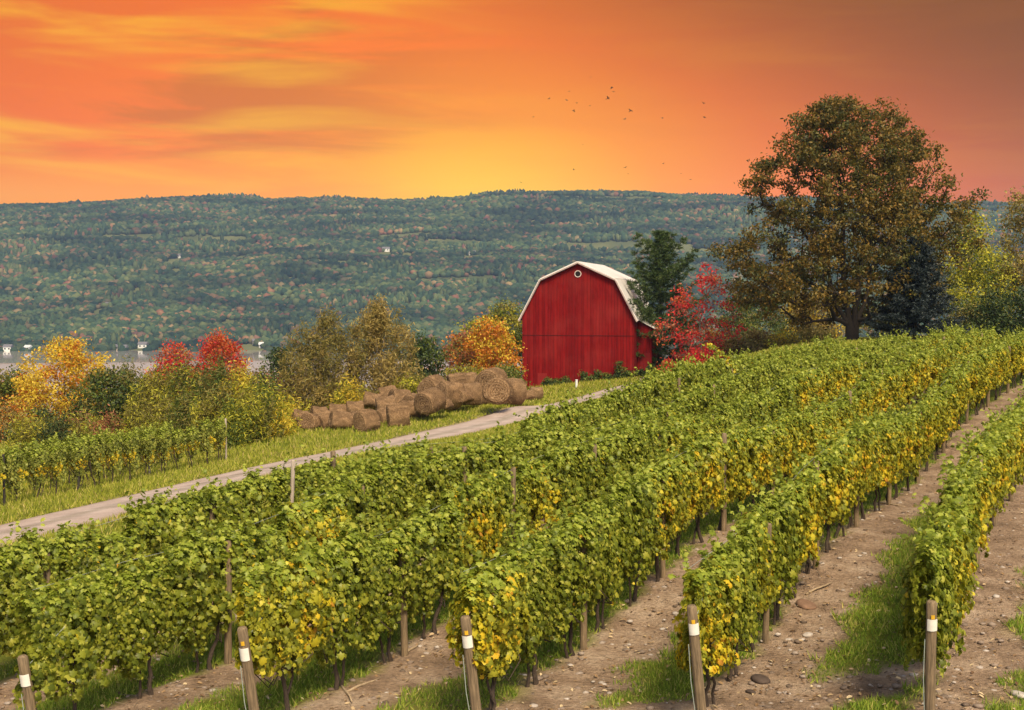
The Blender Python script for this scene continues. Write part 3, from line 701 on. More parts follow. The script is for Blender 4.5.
# shrubs between maple and big tree, and the hedge behind it
SHR = [
 (735,128,'tree','grey-green bushy tree right of the maple, below the big crown',[(.3,2.6,2.6),(3,3.0,3.2),(5.5,1.6,1.8),(6.6,.3,.3)],[L_grn,L_dgr,L_olv],95),
 (760,134,'tree','dull green tree deep behind the shrubs below the big crown',[(.3,2.8,2.8),(3,3.2,3.2),(5.2,1.8,1.8),(6.4,.3,.3)],[L_dgr,L_grn],95),
 (790,138,'tree','small ochre tree seen under the left limbs of the big tree',[(.3,2.4,2.6),(3,3,3),(5,1.8,1.8),(6,.3,.3)],[L_yel,L_olv,L_brn],80),
 (820,136,'tree','small tawny tree seen just left of the big trunk',[(.3,2.4,2.6),(3,3,3),(4.8,1.8,1.8),(5.8,.3,.3)],[L_olv2,L_yel,L_brn],80),
 (735,112,'shrub','broad rusty-green bush right of the crimson shrub',[(.1,2.2,2.2),(1.0,2.4,2.4),(2.1,.8,.8)],[L_olv,L_brn,L_olv2],60),
 (762,114,'shrub','rounded rusty-green bush on the slope under the big crown',[(.1,2.4,2.4),(1.1,2.6,2.6),(2.2,.8,.8)],[L_olv,L_olv2,L_brn],60),
 (790,112,'shrub','yellowish weed bush where the vines meet the grass slope',[(.1,1.8,1.8),(.8,2.0,2.0),(1.5,.5,.5)],[L_yel,L_olv],34),
 (812,116,'shrub','tan bush on the far side of the grass slope',[(.1,2.2,2.2),(1.1,2.2,2.2),(2.0,.5,.5)],[L_olv2,L_olv],44),
 (715,116,'shrub','orange-green bush just behind the crimson maple',[(.1,1.8,1.8),(1.6,2.0,2.0),(3.0,.6,.6)],[L_org,L_olv,L_pnk],60),
 (884,118,'shrub','dark bush behind the big trunk and the spruce',[(.1,3,3),(2,3.2,3.2),(3.8,.8,.8)],[L_dgr,L_olv],70),
]
for i, (px, Y, nm, lab, pf, ms, nT) in enumerate(SHR):
    decid(nm, onground(px, Y, 350), lab, nm, pf, ms, nT=nT, per=60, lsz=.21, rad=.42, bark=B_dark, seed=60+i, hole=.28, tip=.01)

# left side: willows, autumn trees, shrubs
def willow(px, Y, prof_, seed, label, mats, nT=170, per=80):
    decid('willow_tree', onground(px, Y, 400), label, 'tree', prof_, mats, nT=nT, per=per, lsz=.26, rad=.30, bark=B_grey, seed=seed, hole=.33, droop=.7, tmpl=OVAL*np.array([.45, 1.25, 1]), up=.1, tip=.011, flat=1.0, shell=.5, group='tawny willows behind the hay bales', flare=.2, rmax=.16,
          stems=[[(0, 0, -.4), (.1, 0, .5)], [(.1, 0, .4), (-1.0, .2, 2.2), (-1.8, .2, 4.0)], [(.1, 0, .4), (.2, .3, 2.4), (.1, .1, 4.6)], [(.1, 0, .4), (1.1, -.2, 2.4), (1.7, 0, 4.4)]])
willow(322, 98, [(.8, 3.2, 2.6), (2.8, 3.5, 3.0), (5.2, 3.1, 2.8), (7.4, 2.2, 2.0), (8.9, .7, .8)], 71, 'left tawny willow with rounded wispy crown behind the hay bales', [L_olv2, L_olv, L_olv])
willow(380, 98, [(.8, 3.2, 3.4), (2.6, 3.2, 3.4), (4.8, 2.7, 2.9), (7.0, 2.1, 2.3), (8.4, 1.1, 1.3), (9.0, .3, .3)], 72, 'right taller tawny willow with two domed tops behind the hay bales', [L_olv2, L_olv2, L_olv], nT=200)
LEFT = [
 # px, Y, kind, label, profile, mats, nT, leaf
 (64,104,'tree','golden yellow tree, the brightest on the left',[(.2,3.4,3.2),(2,4.1,3.9),(4,4.0,4.0),(6.2,2.8,3.2),(7.8,.6,1.0)],[L_yel,L_yel,L_yel,L_org],230),
 (22,112,'tree','orange-tinged tree left of the golden tree',[(.2,2.4,2.4),(2,2.8,2.8),(4,2.2,2.2),(5.2,.5,.5)],[L_org,L_yel,L_pnk],90),
 (14,122,'tree','dark green bushy tree behind the orange tinged tree at the left edge',[(.2,2,2),(3,2.2,2.2),(5.2,1.4,1.4),(6.4,.3,.3)],[L_dgr,L_grn],70),
 (1,106,'tree','olive green tree cut by the left edge',[(.2,1.8,1.2),(3,2,1.3),(5,1.2,.9),(6.0,.3,.2)],[L_grn,L_olv],70),
 (44,92,'shrub','low olive bush in front of the golden tree',[(.1,2.4,2.4),(1.2,2.6,2.6),(2.3,.9,.9)],[L_olv,L_ygr,L_dgr],70),
 (8,94,'shrub','brown-orange bush at the left edge behind the vines',[(.1,1.8,1.8),(1.4,2,2),(2.8,.6,.6)],[L_brn,L_olv2,L_org],60),
 (105,94,'tree','round feathery green bush right of the golden tree',[(.1,2.2,2.2),(2,2.7,2.7),(4,2.3,2.3),(5.1,.6,.6)],[L_grn,L_olv,L_dgr],120),
 (82,90,'shrub','rusty low weeds in front of the round green bush',[(.1,1.6,1.6),(.8,1.7,1.7),(1.6,.4,.4)],[L_pnk,L_olv,L_ygr],34),
 (172,118,'tree','dull red maple, the left and lower of two red trees',[(1,1.8,1.8),(3.5,2.4,2.4),(5.6,2.2,2.2),(7.1,.6,.6)],[L_pnk,L_redo,L_red],110),
 (220,118,'tree','bright orange-red maple, the taller of two red trees',[(1,1.6,1.6),(4,2.2,2.2),(6.2,2.1,2.1),(7.8,.7,.7)],[L_redo,L_redo,L_red],120),
 (281,112,'tree','small dark green tree just left of the willow',[(3,.9,.9),(4.6,1.1,.9),(6.4,.3,.3)],[L_dgr],28),
 (262,104,'shrub','dusty red bush left of the willow',[(.1,2,2),(1.8,2.2,2.2),(3.8,.8,.8)],[L_pnk,L_brn,L_olv],80),
 (288,101,'shrub','brown-red bush at the foot of the willow',[(.1,1.8,1.8),(1.6,2,2),(3.2,.6,.6)],[L_brn,L_pnk],60),
 (240,112,'shrub','pinkish bush below the bright red maple',[(.1,2,2),(2.4,2.2,2.2),(4.6,.8,.8)],[L_pnk,L_org,L_olv],70),
 (195,112,'shrub','pink and orange bush between the two red trees',[(.1,2,2),(2.4,2.2,2.2),(4.4,.8,.8)],[L_org,L_pnk,L_ygr],70),
 (150,106,'shrub','pale reddish bush under the left red tree',[(.1,2,2),(2.0,2.2,2.2),(3.8,.8,.8)],[L_pnk,L_ygr,L_olv],70),
 (130,96,'shrub','olive thicket bush right of the round green bush',[(.1,1.8,1.8),(2.6,2.1,2.1),(4.8,.6,.6)],[L_olv,L_grn],90),
 (158,92,'shrub','tall yellow-olive thicket bush with upright stems',[(.1,1.9,1.9),(2.5,2.1,2.1),(4.7,.6,.6)],[L_olv,L_ygr],96),
 (186,91,'shrub','leafy green thicket bush behind the vine row end',[(.1,1.9,1.9),(2.6,2.1,2.1),(4.9,.6,.6)],[L_grn,L_olv,L_ygr],96),
 (214,89,'shrub','green thicket bush above the bare end post of the left vines',[(.1,1.9,1.9),(2.4,2.1,2.1),(4.8,.5,.5)],[L_grn,L_olv],96),
 (240,87,'shrub','yellow flecked thicket bush right of the left vines',[(.1,1.8,1.8),(2.2,2.0,2.0),(4.3,.5,.5)],[L_olv,L_ygr,L_yel],74),
 (264,85,'shrub','bright green weedy bush nearest the grass bank',[(.1,1.7,1.5),(1.6,1.7,1.5),(3.3,.4,.4)],[L_grn,L_ygr],66),
 (285,90,'shrub','low yellow goldenrod clump left of the hay bales',[(.1,1.6,1.6),(.8,1.7,1.7),(1.7,.4,.4)],[L_ygr,L_yel],36),
 (352,93,'shrub','yellow-green weed clump between hay bales and willows',[(.1,1.6,1.6),(1.2,1.7,1.7),(2.2,.5,.5)],[L_ygr,L_yel,L_olv],40),
 (410,96,'shrub','yellow-green bush at the foot of the dark green tree',[(.1,1.4,1.4),(1.2,1.5,1.5),(2.4,.5,.5)],[L_olv,L_ygr],40),
 (422,106,'tree','dense dark green tree right of the willows',[(.3,2.2,1.8),(2.5,2.4,1.9),(4.2,1.9,1.4),(5.9,.6,.4)],[L_dgr,L_dgr,L_grn],110),
 (463,112,'tree','pale olive and orange tree behind the hay bales',[(.3,2.6,2.4),(2.5,2.8,2.6),(4.2,2.0,2.0),(5.6,.6,.6)],[L_org,L_olv,L_pnk],110),
 (492,109,'tree','orange autumn tree left of the barn',[(.4,2.2,2.2),(2.6,2.7,2.5),(4.8,2.1,2.1),(6.8,.5,.6)],[L_org,L_org,L_yel],120),
 (506,124,'tree','taller olive-green tree behind the orange tree by the barn',[(1,3,2.2),(4,3.6,2.4),(7,2.6,1.8),(8.8,.5,.5)],[L_ygr,L_olv,L_grn],150),
 (478,126,'tree','olive tree behind the gap left of the orange tree',[(1,2.6,2.6),(4,2.8,2.6),(6,2.0,2.0),(7.2,.4,.4)],[L_olv,L_ygr],110),
 (468,101,'shrub','round olive-yellow bush behind the hay bales',[(.1,2.6,2.6),(1.6,2.8,2.8),(2.9,1.0,1.0)],[L_olv,L_ygr],80),
 (505,103,'shrub','olive bush between the hay bales and the barn',[(.1,1.9,1.9),(1.4,2.0,1.9),(2.6,.6,.6)],[L_olv,L_grn],60),
 (330,106,'shrub','olive bush between the two willows',[(.1,2.4,2.4),(1.4,2.5,2.5),(2.6,.8,.8)],[L_olv,L_brn],60),
 (385,104,'shrub','brown-olive undergrowth below the right willow',[(.1,2.4,2.4),(1.2,2.5,2.5),(2.2,.8,.8)],[L_brn,L_olv],60),
]
for i, (px, Y, nm, lab, pf, ms, nT) in enumerate(LEFT):
    wsp = 'thicket' in lab or 'weed' in lab or 'clump' in lab
    decid(nm, onground(px, Y, 400), lab, nm, pf, ms, nT=nT, per=56, lsz=.24 if wsp else (.22 if nm == 'tree' else .2), rad=.26 if wsp else .40, flat=2.4 if wsp else .7, tmpl=OVAL*np.array([.55, 1.2, 1]) if wsp else OVAL, bark=B_dark, seed=90+i, hole=.3, tip=.010, shell=.5, hs=.45)
for i, (px, py, Y, H, ms, lab) in enumerate([(236,447,76,2.6,[L_grn,L_ygr],'leafy weed clump just right of the left vine row'),(252,447,77,3.0,[L_olv,L_ygr],'tall yellow-green weed clump by the grass bank'),(262,446,78,2.7,[L_grn,L_olv],'green weed clump left of the goldenrod'),(274,444,79,1.3,[L_ygr,L_yel],'goldenrod clump beside the leftmost hay bale'),
    (205,446,79,2.6,[L_olv,L_ygr],'olive weed clump behind the left vine row end'),(182,444,81,2.8,[L_olv,L_grn],'dense weed clump behind the pale vine post'),(160,442,82,2.8,[L_ygr,L_olv],'yellowish weed clump behind the left vines'),(136,440,84,2.6,[L_olv,L_ygr],'olive weed clump in front of the round green bush'),(112,440,84,2.0,[L_pnk,L_olv],'rusty weed clump in front of the round green bush'),
    (92,438,86,1.9,[L_olv,L_ygr],'low olive weed clump below the golden tree'),(30,436,86,2.2,[L_ygr,L_olv],'low yellow-green clump at left behind the vines'),(60,436,85,2.0,[L_olv,L_dgr],'dark hollow bramble clump below the golden tree'),(220,444,80,3.2,[L_grn,L_olv],'upright green clump beside the bare end post')]):
    decid('weed', onground(px, Y, py), lab, 'weed', [(.05, 1.3, 1.3), (H*.6, 1.4, 1.4), (H, .5, .5)], ms, nT=44, per=54, lsz=.2, rad=.2, flat=2.2, tmpl=OVAL*np.array([.55, 1.2, 1]), bark=B_dark, seed=180+i, hole=.2, tip=.007)
# slim saplings poking out of the thicket
for i, (px, Y, H) in enumerate([(170,95,5.2),(184,98,5.6),(197,96,5.4),(206,94,5.0),(222,96,5.7),(229,93,4.8),(262,97,4.6),(250,95,4.4),(143,98,4.4),(158,99,4.8),(274,96,4.9)]):
    decid('sapling', onground(px, Y, 400), 'slim upright green sapling sticking out of the thicket behind the left vines', 'sapling', [(.4, .35, .35), (H*.6, .38, .38), (H, .1, .1)], [L_grn, L_dgr], nT=26, per=30, lsz=.17, rad=.14, bark=B_grey, seed=140+i, hole=0, tip=.008, group='slim saplings rising from the thicket', flat=1.4)

# ------------------------------------------------------------------ hay bales
def hay_mat():
    m, nt, b, out = new_mat('old_brown_hay'); o_ = objco(nt)
    s = nt.nodes.new('ShaderNodeSeparateXYZ'); nt.links.new(o_, s.inputs[0])
    r2 = mth(nt, 'SQRT', mth(nt, 'ADD', mth(nt, 'POWER', s.outputs[1], 2), mth(nt, 'POWER', s.outputs[2], 2)))
    n1 = noise_n(nt, 3, 5, .7, vec=o_)
    w = mth(nt, 'SINE', mth(nt, 'ADD', mth(nt, 'MULTIPLY', r2, 34), mth(nt, 'MULTIPLY', n1, 3)))
    n2 = noise_n(nt, 9, 5, .75, vec=scaled(nt, o_, (5, 1, 1)))
    col = ramp(nt, n2, [(.34, (.07,.038,.019)), (.5, (.22,.135,.072)), (.66, (.46,.33,.20))])
    col = mixc(nt, .4, col, ramp(nt, mth(nt, 'MULTIPLY_ADD', w, .5, .5), [(0, (.3,.26,.24)), (1, (1.25,1.2,1.15))]), 'MULTIPLY')
    col = mixc(nt, .5, col, ramp(nt, noise_n(nt, 1.1, 3, vec=o_), [(.35, (.6,.55,.5)), (.65, (1.25,1.2,1.1))]), 'MULTIPLY')
    nt.links.new(col, b.inputs['Base Color']); b.inputs['Roughness'].default_value = 1; b.inputs['Specular IOR Level'].default_value = .1
    bump(nt, b, mth(nt, 'ADD', n2, mth(nt, 'MULTIPLY', w, .15)), .9, .06)
    return m
M_hay = hay_mat(); M_straw = leaf_mat('loose_straw', [(0, (.16,.09,.045)), (.5, (.30,.19,.10)), (1, (.46,.32,.18))], .1)
def bale_mesh(seed, sag=.12):
    """axis along x, radius 1, half length .85; sagging and lumpy"""
    rng = np.random.default_rng(seed); k = 40; xs = [(-.86, 0), (-.87, .25), (-.88, .5), (-.88, .75), (-.85, .9), (-.78, .98), (-.5, 1), (-.25, 1), (0, 1), (.25, 1), (.5, 1), (.78, .98), (.85, .9), (.88, .75), (.88, .5), (.87, .25), (.86, 0)]
    V = []; 
    for x, r in xs:
        for j in range(k):
            a = 2*PI*j/k; d = 1+.13*noise.noise((math.cos(a)*1.6+seed, math.sin(a)*1.6, x*1.5))+.035*noise.noise((math.cos(a)*6, math.sin(a)*6, x*6+seed))
            y = r*math.cos(a)*d; z = r*math.sin(a)*d
            if z < 0: z *= (1-sag*1.4); y *= 1+sag*.5*(-z)
            z -= sag*.15; y *= 1+sag*.3
            V.append((x*(1+.05*noise.noise((y*2, z*2, seed))), y, z))
    V = np.array(V); i = np.arange(len(xs)-1)[:, None]*k; j = np.arange(k)[None]
    Fc = np.stack([i+j, i+(j+1) % k, i+k+(j+1) % k, i+k+j], -1).reshape(-1, 4)
    return V, Fc
bale_protos = []
for sd in range(5):
    V, Fc = bale_mesh(sd*3+1, [.10, .20, .32, .16, .36][sd])
    rng = np.random.default_rng(sd)
    t = thing('hay_bale', (0, 0, 0), 'proto', 'hay bale', 'round hay bales heaped by the track')
    np_mesh('bale_body', V, [Fc], M_hay, t, smooth=True)
    q = V[rng.integers(0, len(V), 650)] + rng.normal(size=(650, 3))*.025; Nn = norm(q*np.array([.3, 1, 1]))
    Vb, Fb = cloud(q, rdir(650, rng), norm(rdir(650, rng)*1.0+Nn*.45), .16*(.5+rng.random(650)), BLADE, BL_F, wid=.018)
    np_mesh('loose_hay', Vb, Fb, M_straw, t)
    bale_protos.append(t)
# px, py(centre), diameter px, axis yaw (0 = across the view, 90 = end facing the camera), Y, variant, label
BAL = [
 (498.5,392,29,80,86.5,0,'round hay bale with its coiled end facing the track, right of the heap'),
 (491,381.5,29,70,93,3,'topmost hay bale, behind and above the one with the coiled end'),
 (514.5,391.5,25,20,91,1,'upright worn hay bale just right of the coiled end bale'),
 (527,396,13,30,92,4,'smallest collapsed hay bale, second from the barn'),
 (536,394,15,12,92,1,'small hay bale nearest the barn corner'),
 (471,394.5,25,8,90,1,'hay bale lying sideways just left of the coiled end bale'),
 (449,395,29,35,88,3,'large slumped hay bale left of centre of the heap'),
 (430,402,27,55,84,0,'tilted dark-sided hay bale at the dip between both heaps'),
 (443,405,17,70,85,4,'small sunken hay bale leaning on the large slumped one'),
 (432,388.5,27,60,93,0,'hay bale at the back of the heap in front of the dark green tree'),
 (457,384,22,15,95,1,'hay bale on the back row behind the large slumped one'),
 (469,382,19,20,97,3,'rearmost hay bale in front of the olive bush'),
 (398,416,25,15,83,1,'front hay bale with streaked side, right end of the low heap'),
 (367,421.5,24,50,82,3,'front hay bale, second from the right of the low heap'),
 (340,422.5,25,18,81,2,'front hay bale, third from the right of the low heap'),
 (312,424,23,60,81,4,'front hay bale at the left end of the low heap'),
 (409,411,23,30,86,2,'hay bale behind the streaked front bale of the low heap'),
 (386,407,24,10,87,4,'middle hay bale of the low heap'),
 (400,400,24,25,91,2,'hay bale on top of the low heap, right of its middle'),
 (372,402,21,5,92,4,'flattened hay bale at the back of the low heap'),
 (388,396,22,15,95,2,'rearmost top hay bale of the low heap'),
 (412,402,18,65,89,4,'hay bale at the right shoulder of the low heap'),
 (355,410,20,12,88,4,'flattened hay bale behind the second front bale'),
 (338,413,20,8,88,2,'flattened hay bale behind the third front bale'),
 (319,415,19,20,87,4,'flattened hay bale above the left end bale'),
 (326,422,20,35,82,1,'hay bale wedged between the third front bale and the left end bale'),
 (353,423,21,70,82,0,'hay bale wedged between the second and third front bales'),
 (384,418,20,40,84,3,'hay bale squeezed between the two rightmost front bales of the low heap'),
 (420,409,20,25,86,1,'hay bale joining the low heap to the dip'),
 (484,397,22,20,93,0,'hay bale half hidden left of the coiled end bale'),
 (461,398,20,60,88,4,'sunken hay bale at the foot of the large slumped one'),
 (506,388,22,10,93,4,'hay bale tucked behind the coiled end bale on its right'),
 (300,418,18,15,86,4,'leftmost slumped hay bale beside the goldenrod'),
]
used = set()
for px, py, dpx, yaw, Y, v, lab in BAL:
    p_ = at(px, py, Y); s = dpx/2*Y/F*.95; g_ = g1(p_[0], Y)
    fz = .62 if v in (2, 4) else .86
    if lab.startswith('front') or 'nearest the barn' in lab or 'filler' in lab:
        best = min(np.arange(74, 108, .25), key=lambda yy: abs(at(px, py, yy)[2]-g1(at(px, py, yy)[0], yy)-fz*dpx/2*yy/F*.95)+.004*abs(yy-Y))
        Y = float(best); p_ = at(px, py, Y); s = dpx/2*Y/F*.95; g_ = g1(p_[0], Y)
        z = g_+s*fz
    else: z = p_[2]
    pr_ = bale_protos[v]; rz = math.radians(yaw)
    o = pr_ if v not in used else dup(pr_, (0, 0, 0)); used.add(v)
    o.location = (p_[0], Y, z); o.rotation_euler = (random.uniform(0, 6.28) if v in (0, 1, 3) and yaw < 80 else 0, random.uniform(-.22, .22), rz); o.scale = (s*random.uniform(.9, 1.1), s, s); o['label'] = lab
for v in range(5):
    if v not in used: print('unused bale', v)

# ------------------------------------------------------------------ vines
GREEN = [(0, (.052,.068,.008)), (.3, (.090,.108,.011)), (.6, (.140,.155,.015)), (.85, (.19,.195,.020)), (1, (.29,.28,.05))]
YG = [(0, (.078,.088,.010)), (.3, (.13,.138,.013)), (.6, (.195,.19,.018)), (.85, (.27,.25,.022)), (1, (.42,.36,.035))]
V_green = leaf_mat('vine_leaf_green', GREEN, .40, .42, spec=.35, gain=1.75)
V_young = leaf_mat('vine_leaf_young', [(0, (.10,.13,.012)), (.5, (.19,.23,.024)), (1, (.32,.34,.055))], .40, .45, spec=.35)
V_yg = leaf_mat('vine_leaf_yellowing', YG, .42, .42, spec=.35, gain=1.75)
V_yel = leaf_mat('vine_leaf_yellow', [(0, (.42,.36,.02)), (.5, (.62,.50,.03)), (.88, (.68,.42,.025)), (1, (.40,.18,.03))], .36, .5, spec=.3, gain=1.05)
V_far = leaf_mat('left_vine_leaf', [(0, (.085,.10,.016)), (.5, (.16,.18,.03)), (1, (.30,.29,.06))], .38, .45)
SP = 1.45
def vine_foliage(seed, kind, mats, parent, end=False):
    """kind g green, y with yellow fruit-zone leaves, l hanging bell of the left block"""
    rng = np.random.default_rng(seed)
    n = 4300 if kind != 'l' else 1900
    hl = SP/2+.12 if kind != 'l' else .47
    x = rng.uniform(-hl, hl, n); 
    bot = np.array([.68+.50*noise.noise((xx*1.9+seed, 0, 0))+.34*noise.noise((xx*5+seed, 3, 0)) for xx in x])
    top = np.array([2.14+.24*noise.noise((xx*1.8, seed, 0))+.26*noise.noise((xx*5, seed, 5)) for xx in x])
    if kind == 'l':
        top = 2.2+.16*noise.noise((seed, 0, 0))-.5*(x/.5)**2+.08*rng.normal(size=n); bot = .45+1.25*np.abs(x/.5)**1.6+.12*rng.normal(size=n)
    bot = bot + .18*(np.abs(x)/hl)**2*(kind != 'l')
    v = rng.random(n)**.92; z = bot+(top-bot)*v
    # half thickness bulges in each vine's middle, folds in between
    th = np.array([.19+.28*noise.noise((xx*3.4+seed, zz*.9, 1.))+.14*noise.noise((xx*7+seed, zz*4, 2.)) for xx, zz in zip(x, z)])
    th = th*(1-.35*(np.abs(x)/hl)**3)*np.interp((z-bot)/(top-bot), [0, .25, .8, 1], [.85, 1, .85, .3])
    if kind == 'l': th = th*.9+.04
    th = np.maximum(th, .09)
    hol = np.array([noise.noise((xx*2.6+seed*2, zz*2.2, seed)) for xx, zz in zip(x, z)])
    if kind != 'l':
        kp = ~((hol > .30) & (rng.random(n) < .85)); x = x[kp]; z = z[kp]; bot = bot[kp]; top = top[kp]; th = th[kp]; n = len(x)
    side = np.where(rng.random(n) < .5, -1, 1.); ins = np.where(rng.random(n) < .72, rng.normal(1.0, .10, n), rng.uniform(0, .9, n))
    y = side*th*ins
    P = np.c_[x, y, z]
    nz = np.interp((z-bot)/(top-bot), [0, .75, 1], [.25, .55, 2.2])
    N = np.c_[rng.normal(size=n)*.6, side*(.9+.3*rng.random(n)), nz*.8+rng.normal(size=n)*.45]
    T = np.c_[rng.normal(size=n)*.8, side*.25*np.ones(n), -np.ones(n)+rng.normal(size=n)*.5]
    sz = np.clip(rng.lognormal(-2.62, .30, n), .035, .135)
    mi = np.zeros(n, int)
    tp = (z-bot)/(top-bot)
    mi[(tp > .82) & (rng.random(n) < .75)] = 1
    mi[(tp > .55) & (rng.random(n) < .18)] = 1
    if kind == 'y':
        for c in range(rng.integers(4, 9)):
            cx_, cz_ = rng.uniform(-hl, hl), rng.uniform(.55, 1.45); d = np.hypot((x-cx_), (z-cz_)*.8); mi[(d < rng.uniform(.08, .26)) & (rng.random(n) < .45)] = 2
        mi[rng.random(n) < .05] = 2
    elif kind == 'l':
        for c in range(3):
            cx_, cz_ = rng.uniform(-.4, .4), rng.uniform(.7, 1.3); d = np.hypot((x-cx_), (z-cz_)*.7); mi[(d < .16) & (rng.random(n) < .6)] = 2
    else: mi[rng.random(n) < .006] = 2
    # shoots sticking up and out
    for c in range(20 if kind != 'l' else 4):
        k = rng.integers(7, 14); x0 = rng.uniform(-hl, hl); s = np.linspace(0, 1, k); hh = rng.uniform(.05, .62)*rng.random()**.9
        sy = rng.normal()*.2
        q = np.c_[x0+s*rng.normal()*.18, sy*s+rng.normal()*.08+rng.normal(size=k)*.03, 2.06+s*hh]
        P = np.r_[P, q]; N = np.r_[N, rdir(k, rng)+np.array([0, 0, 1.])]; T = np.r_[T, rdir(k, rng)-np.array([0, 0, .4])]
        sz = np.r_[sz, rng.uniform(.05, .10, k)]; mi = np.r_[mi, np.ones(k, int)]
    V, Fc = cloud(P, N, T, sz*1.12, GRAPE, GR_F)
    return np_mesh('foliage', V, Fc, mats, parent, midx=np.repeat(mi, 14))
def vine_trunk(seed, parent):
    rng = np.random.default_rng(seed+500); mb = MB()
    for c in range(2):
        x = rng.normal()*.06+c*.1; y = rng.normal()*.03; bx = rng.normal()*.28; pts = []; rad = []
        for k in range(9):
            s = k/8; pts.append((x+bx*math.sin(s*2.2)*s+rng.normal()*.015, y+rng.normal()*.015, -.1+s*1.25)); rad.append((.032 if c == 0 else .02)*(1-.35*s)*(1+.18*rng.normal()*.5)+(.018*math.exp(-s*8)))
        mb.tube(pts, rad, 7)
    for c in range(4):   # canes arching under the leaves
        a = rng.choice([-1, 1]); x0 = rng.normal()*.08; pts = [(x0, 0, .75), (x0+a*.15, rng.normal()*.1, .45+rng.random()*.25), (x0+a*.35, rng.normal()*.14, .55+rng.random()*.3), (x0+a*.5, 0, 1.1)]
        mb.tube(pts, .009, 5)
    return mb.build('trunk', B_vine, parent, smooth=True)
protos = {}
for kind, cnt, mats in (('g', 7, [V_green, V_young, V_yel]), ('y', 7, [V_yg, V_young, V_yel]), ('l', 4, [V_far, V_young, V_yel])):
    L_ = []
    for i in range(cnt):
        t = thing('grapevine', (0, 0, 0), 'proto', 'grapevine', 'grapevines')
        vine_foliage(200+i*7+ord(kind), kind, mats, t); vine_trunk(i*5+ord(kind), t); L_.append([t, False])
    protos[kind] = L_
def use(entry, loc, rz, label, group, scale=1):
    t, u_ = entry
    if not u_:
        entry[1] = True; t.location = loc; t.rotation_euler = (0, 0, rz); t['label'] = label; t['group'] = group
        t.scale = (scale,)*3 if not hasattr(scale, '__len__') else scale
        return t
    return dup(t, loc, rz, label, group, scale)
ORD = ['first','second','third','fourth','fifth','sixth','seventh','eighth','ninth','tenth','11th','12th','13th','14th','15th','16th','17th','18th','19th','20th','21st','22nd','23rd','24th','25th','26th','27th','28th','29th','30th','31st','32nd','33rd','34th','35th','36th','37th','38th','39th','40th','41st','42nd','43rd','44th','45th','46th','47th','48th','49th','50th']
ROWDESC = {'A': 'the row beside the gravel track', 'B': 'the second row from the gravel track', 'C': 'the third row from the gravel track',
           'D': 'the row of the middle tagged end post', 'E': 'the second row from the right', 'F': 'the rightmost row'}
def row_pts(r, d0, d1, sp):
    out = []; d = d0; 
    while d < d1:
        Y = Y0+d; X = rowx(r, Y); sl = ROWM+2*ROWK*d; out.append((X, Y, math.atan2(1, sl))); d += sp/math.sqrt(1+sl*sl)
    return out
pyel = {'A': .0, 'B': .04, 'C': .3, 'D': .7, 'E': .95, 'F': .95}
rnd = random.Random(5); vine_total = 0
ENDS = {'A': 46.5, 'B': 48, 'C': 48, 'D': 43.5, 'E': 44, 'F': 37}
lastk = {}
for r in 'ABCDEF':
    pts = row_pts(r, 2.4 if r == 'A' else .72, ENDS[r], SP)
    for i, (X, Y, a) in enumerate(pts):
        far = i > 12
        kind = 'y' if rnd.random() < pyel[r]*(1.15 if far else (.95 if i > 3 else (.2 if r in 'CD' else .4)))+(.25 if far and r in 'CD' else 0) else 'g'
        k = rnd.randrange(7)
        while k == lastk.get(kind): k = rnd.randrange(7)
        lastk[kind] = k
        g_ = 'yellow-flecked' if kind == 'y' else 'green'
        lab = '%s grapevine, %s from the near end of %s' % (g_, ORD[i], ROWDESC[r])
        hsc = rnd.uniform(.93, 1.05)*((1.12 if i > 13 else (.9 if i > 4 else 1)) if r == 'A' else 1)*(1.0 if not (r == 'A' and i in (2, 10)) else .86)
        use(protos[kind][k], (X+rnd.uniform(-.04, .04), Y, g1(X, Y)), a+(PI if rnd.random() < .5 else 0)+rnd.uniform(-.04, .04), lab, 'grapevines of '+ROWDESC[r], (rnd.uniform(.98, 1.08), rnd.uniform(.95, 1.15), hsc)); vine_total += 1
# left block beyond the track
for j, (dx, nm) in enumerate(((0, 'front'), (-2.9, 'back'))):
    A_ = np.array([-16.2, 70.]); dr = np.array([-3.8, -12.5]); dr = dr/np.linalg.norm(dr); nrm = np.array([dr[1], -dr[0]])
    for i in range(16 if j == 0 else 12):
        q = A_+dr*(i*1.42+.5+(0 if j == 0 else .8))+nrm*(-dx if nrm[0] < 0 else dx)
        use(protos['l'][rnd.randrange(4)], (q[0], q[1], g1(*q)), math.atan2(dr[1], dr[0])+(PI if rnd.random() < .5 else 0), 'bell-shaped grapevine, %s from the barn end of the %s row left of the track' % (ORD[i], nm), 'grapevines left of the track', rnd.uniform(1.0, 1.16)); vine_total += 1
for kk in protos:
    for t, u_ in protos[kk]:
        if not u_:
            for c in list(t.children): bpy.data.objects.remove(c)
            bpy.data.objects.remove(t)
print('vines', vine_total)

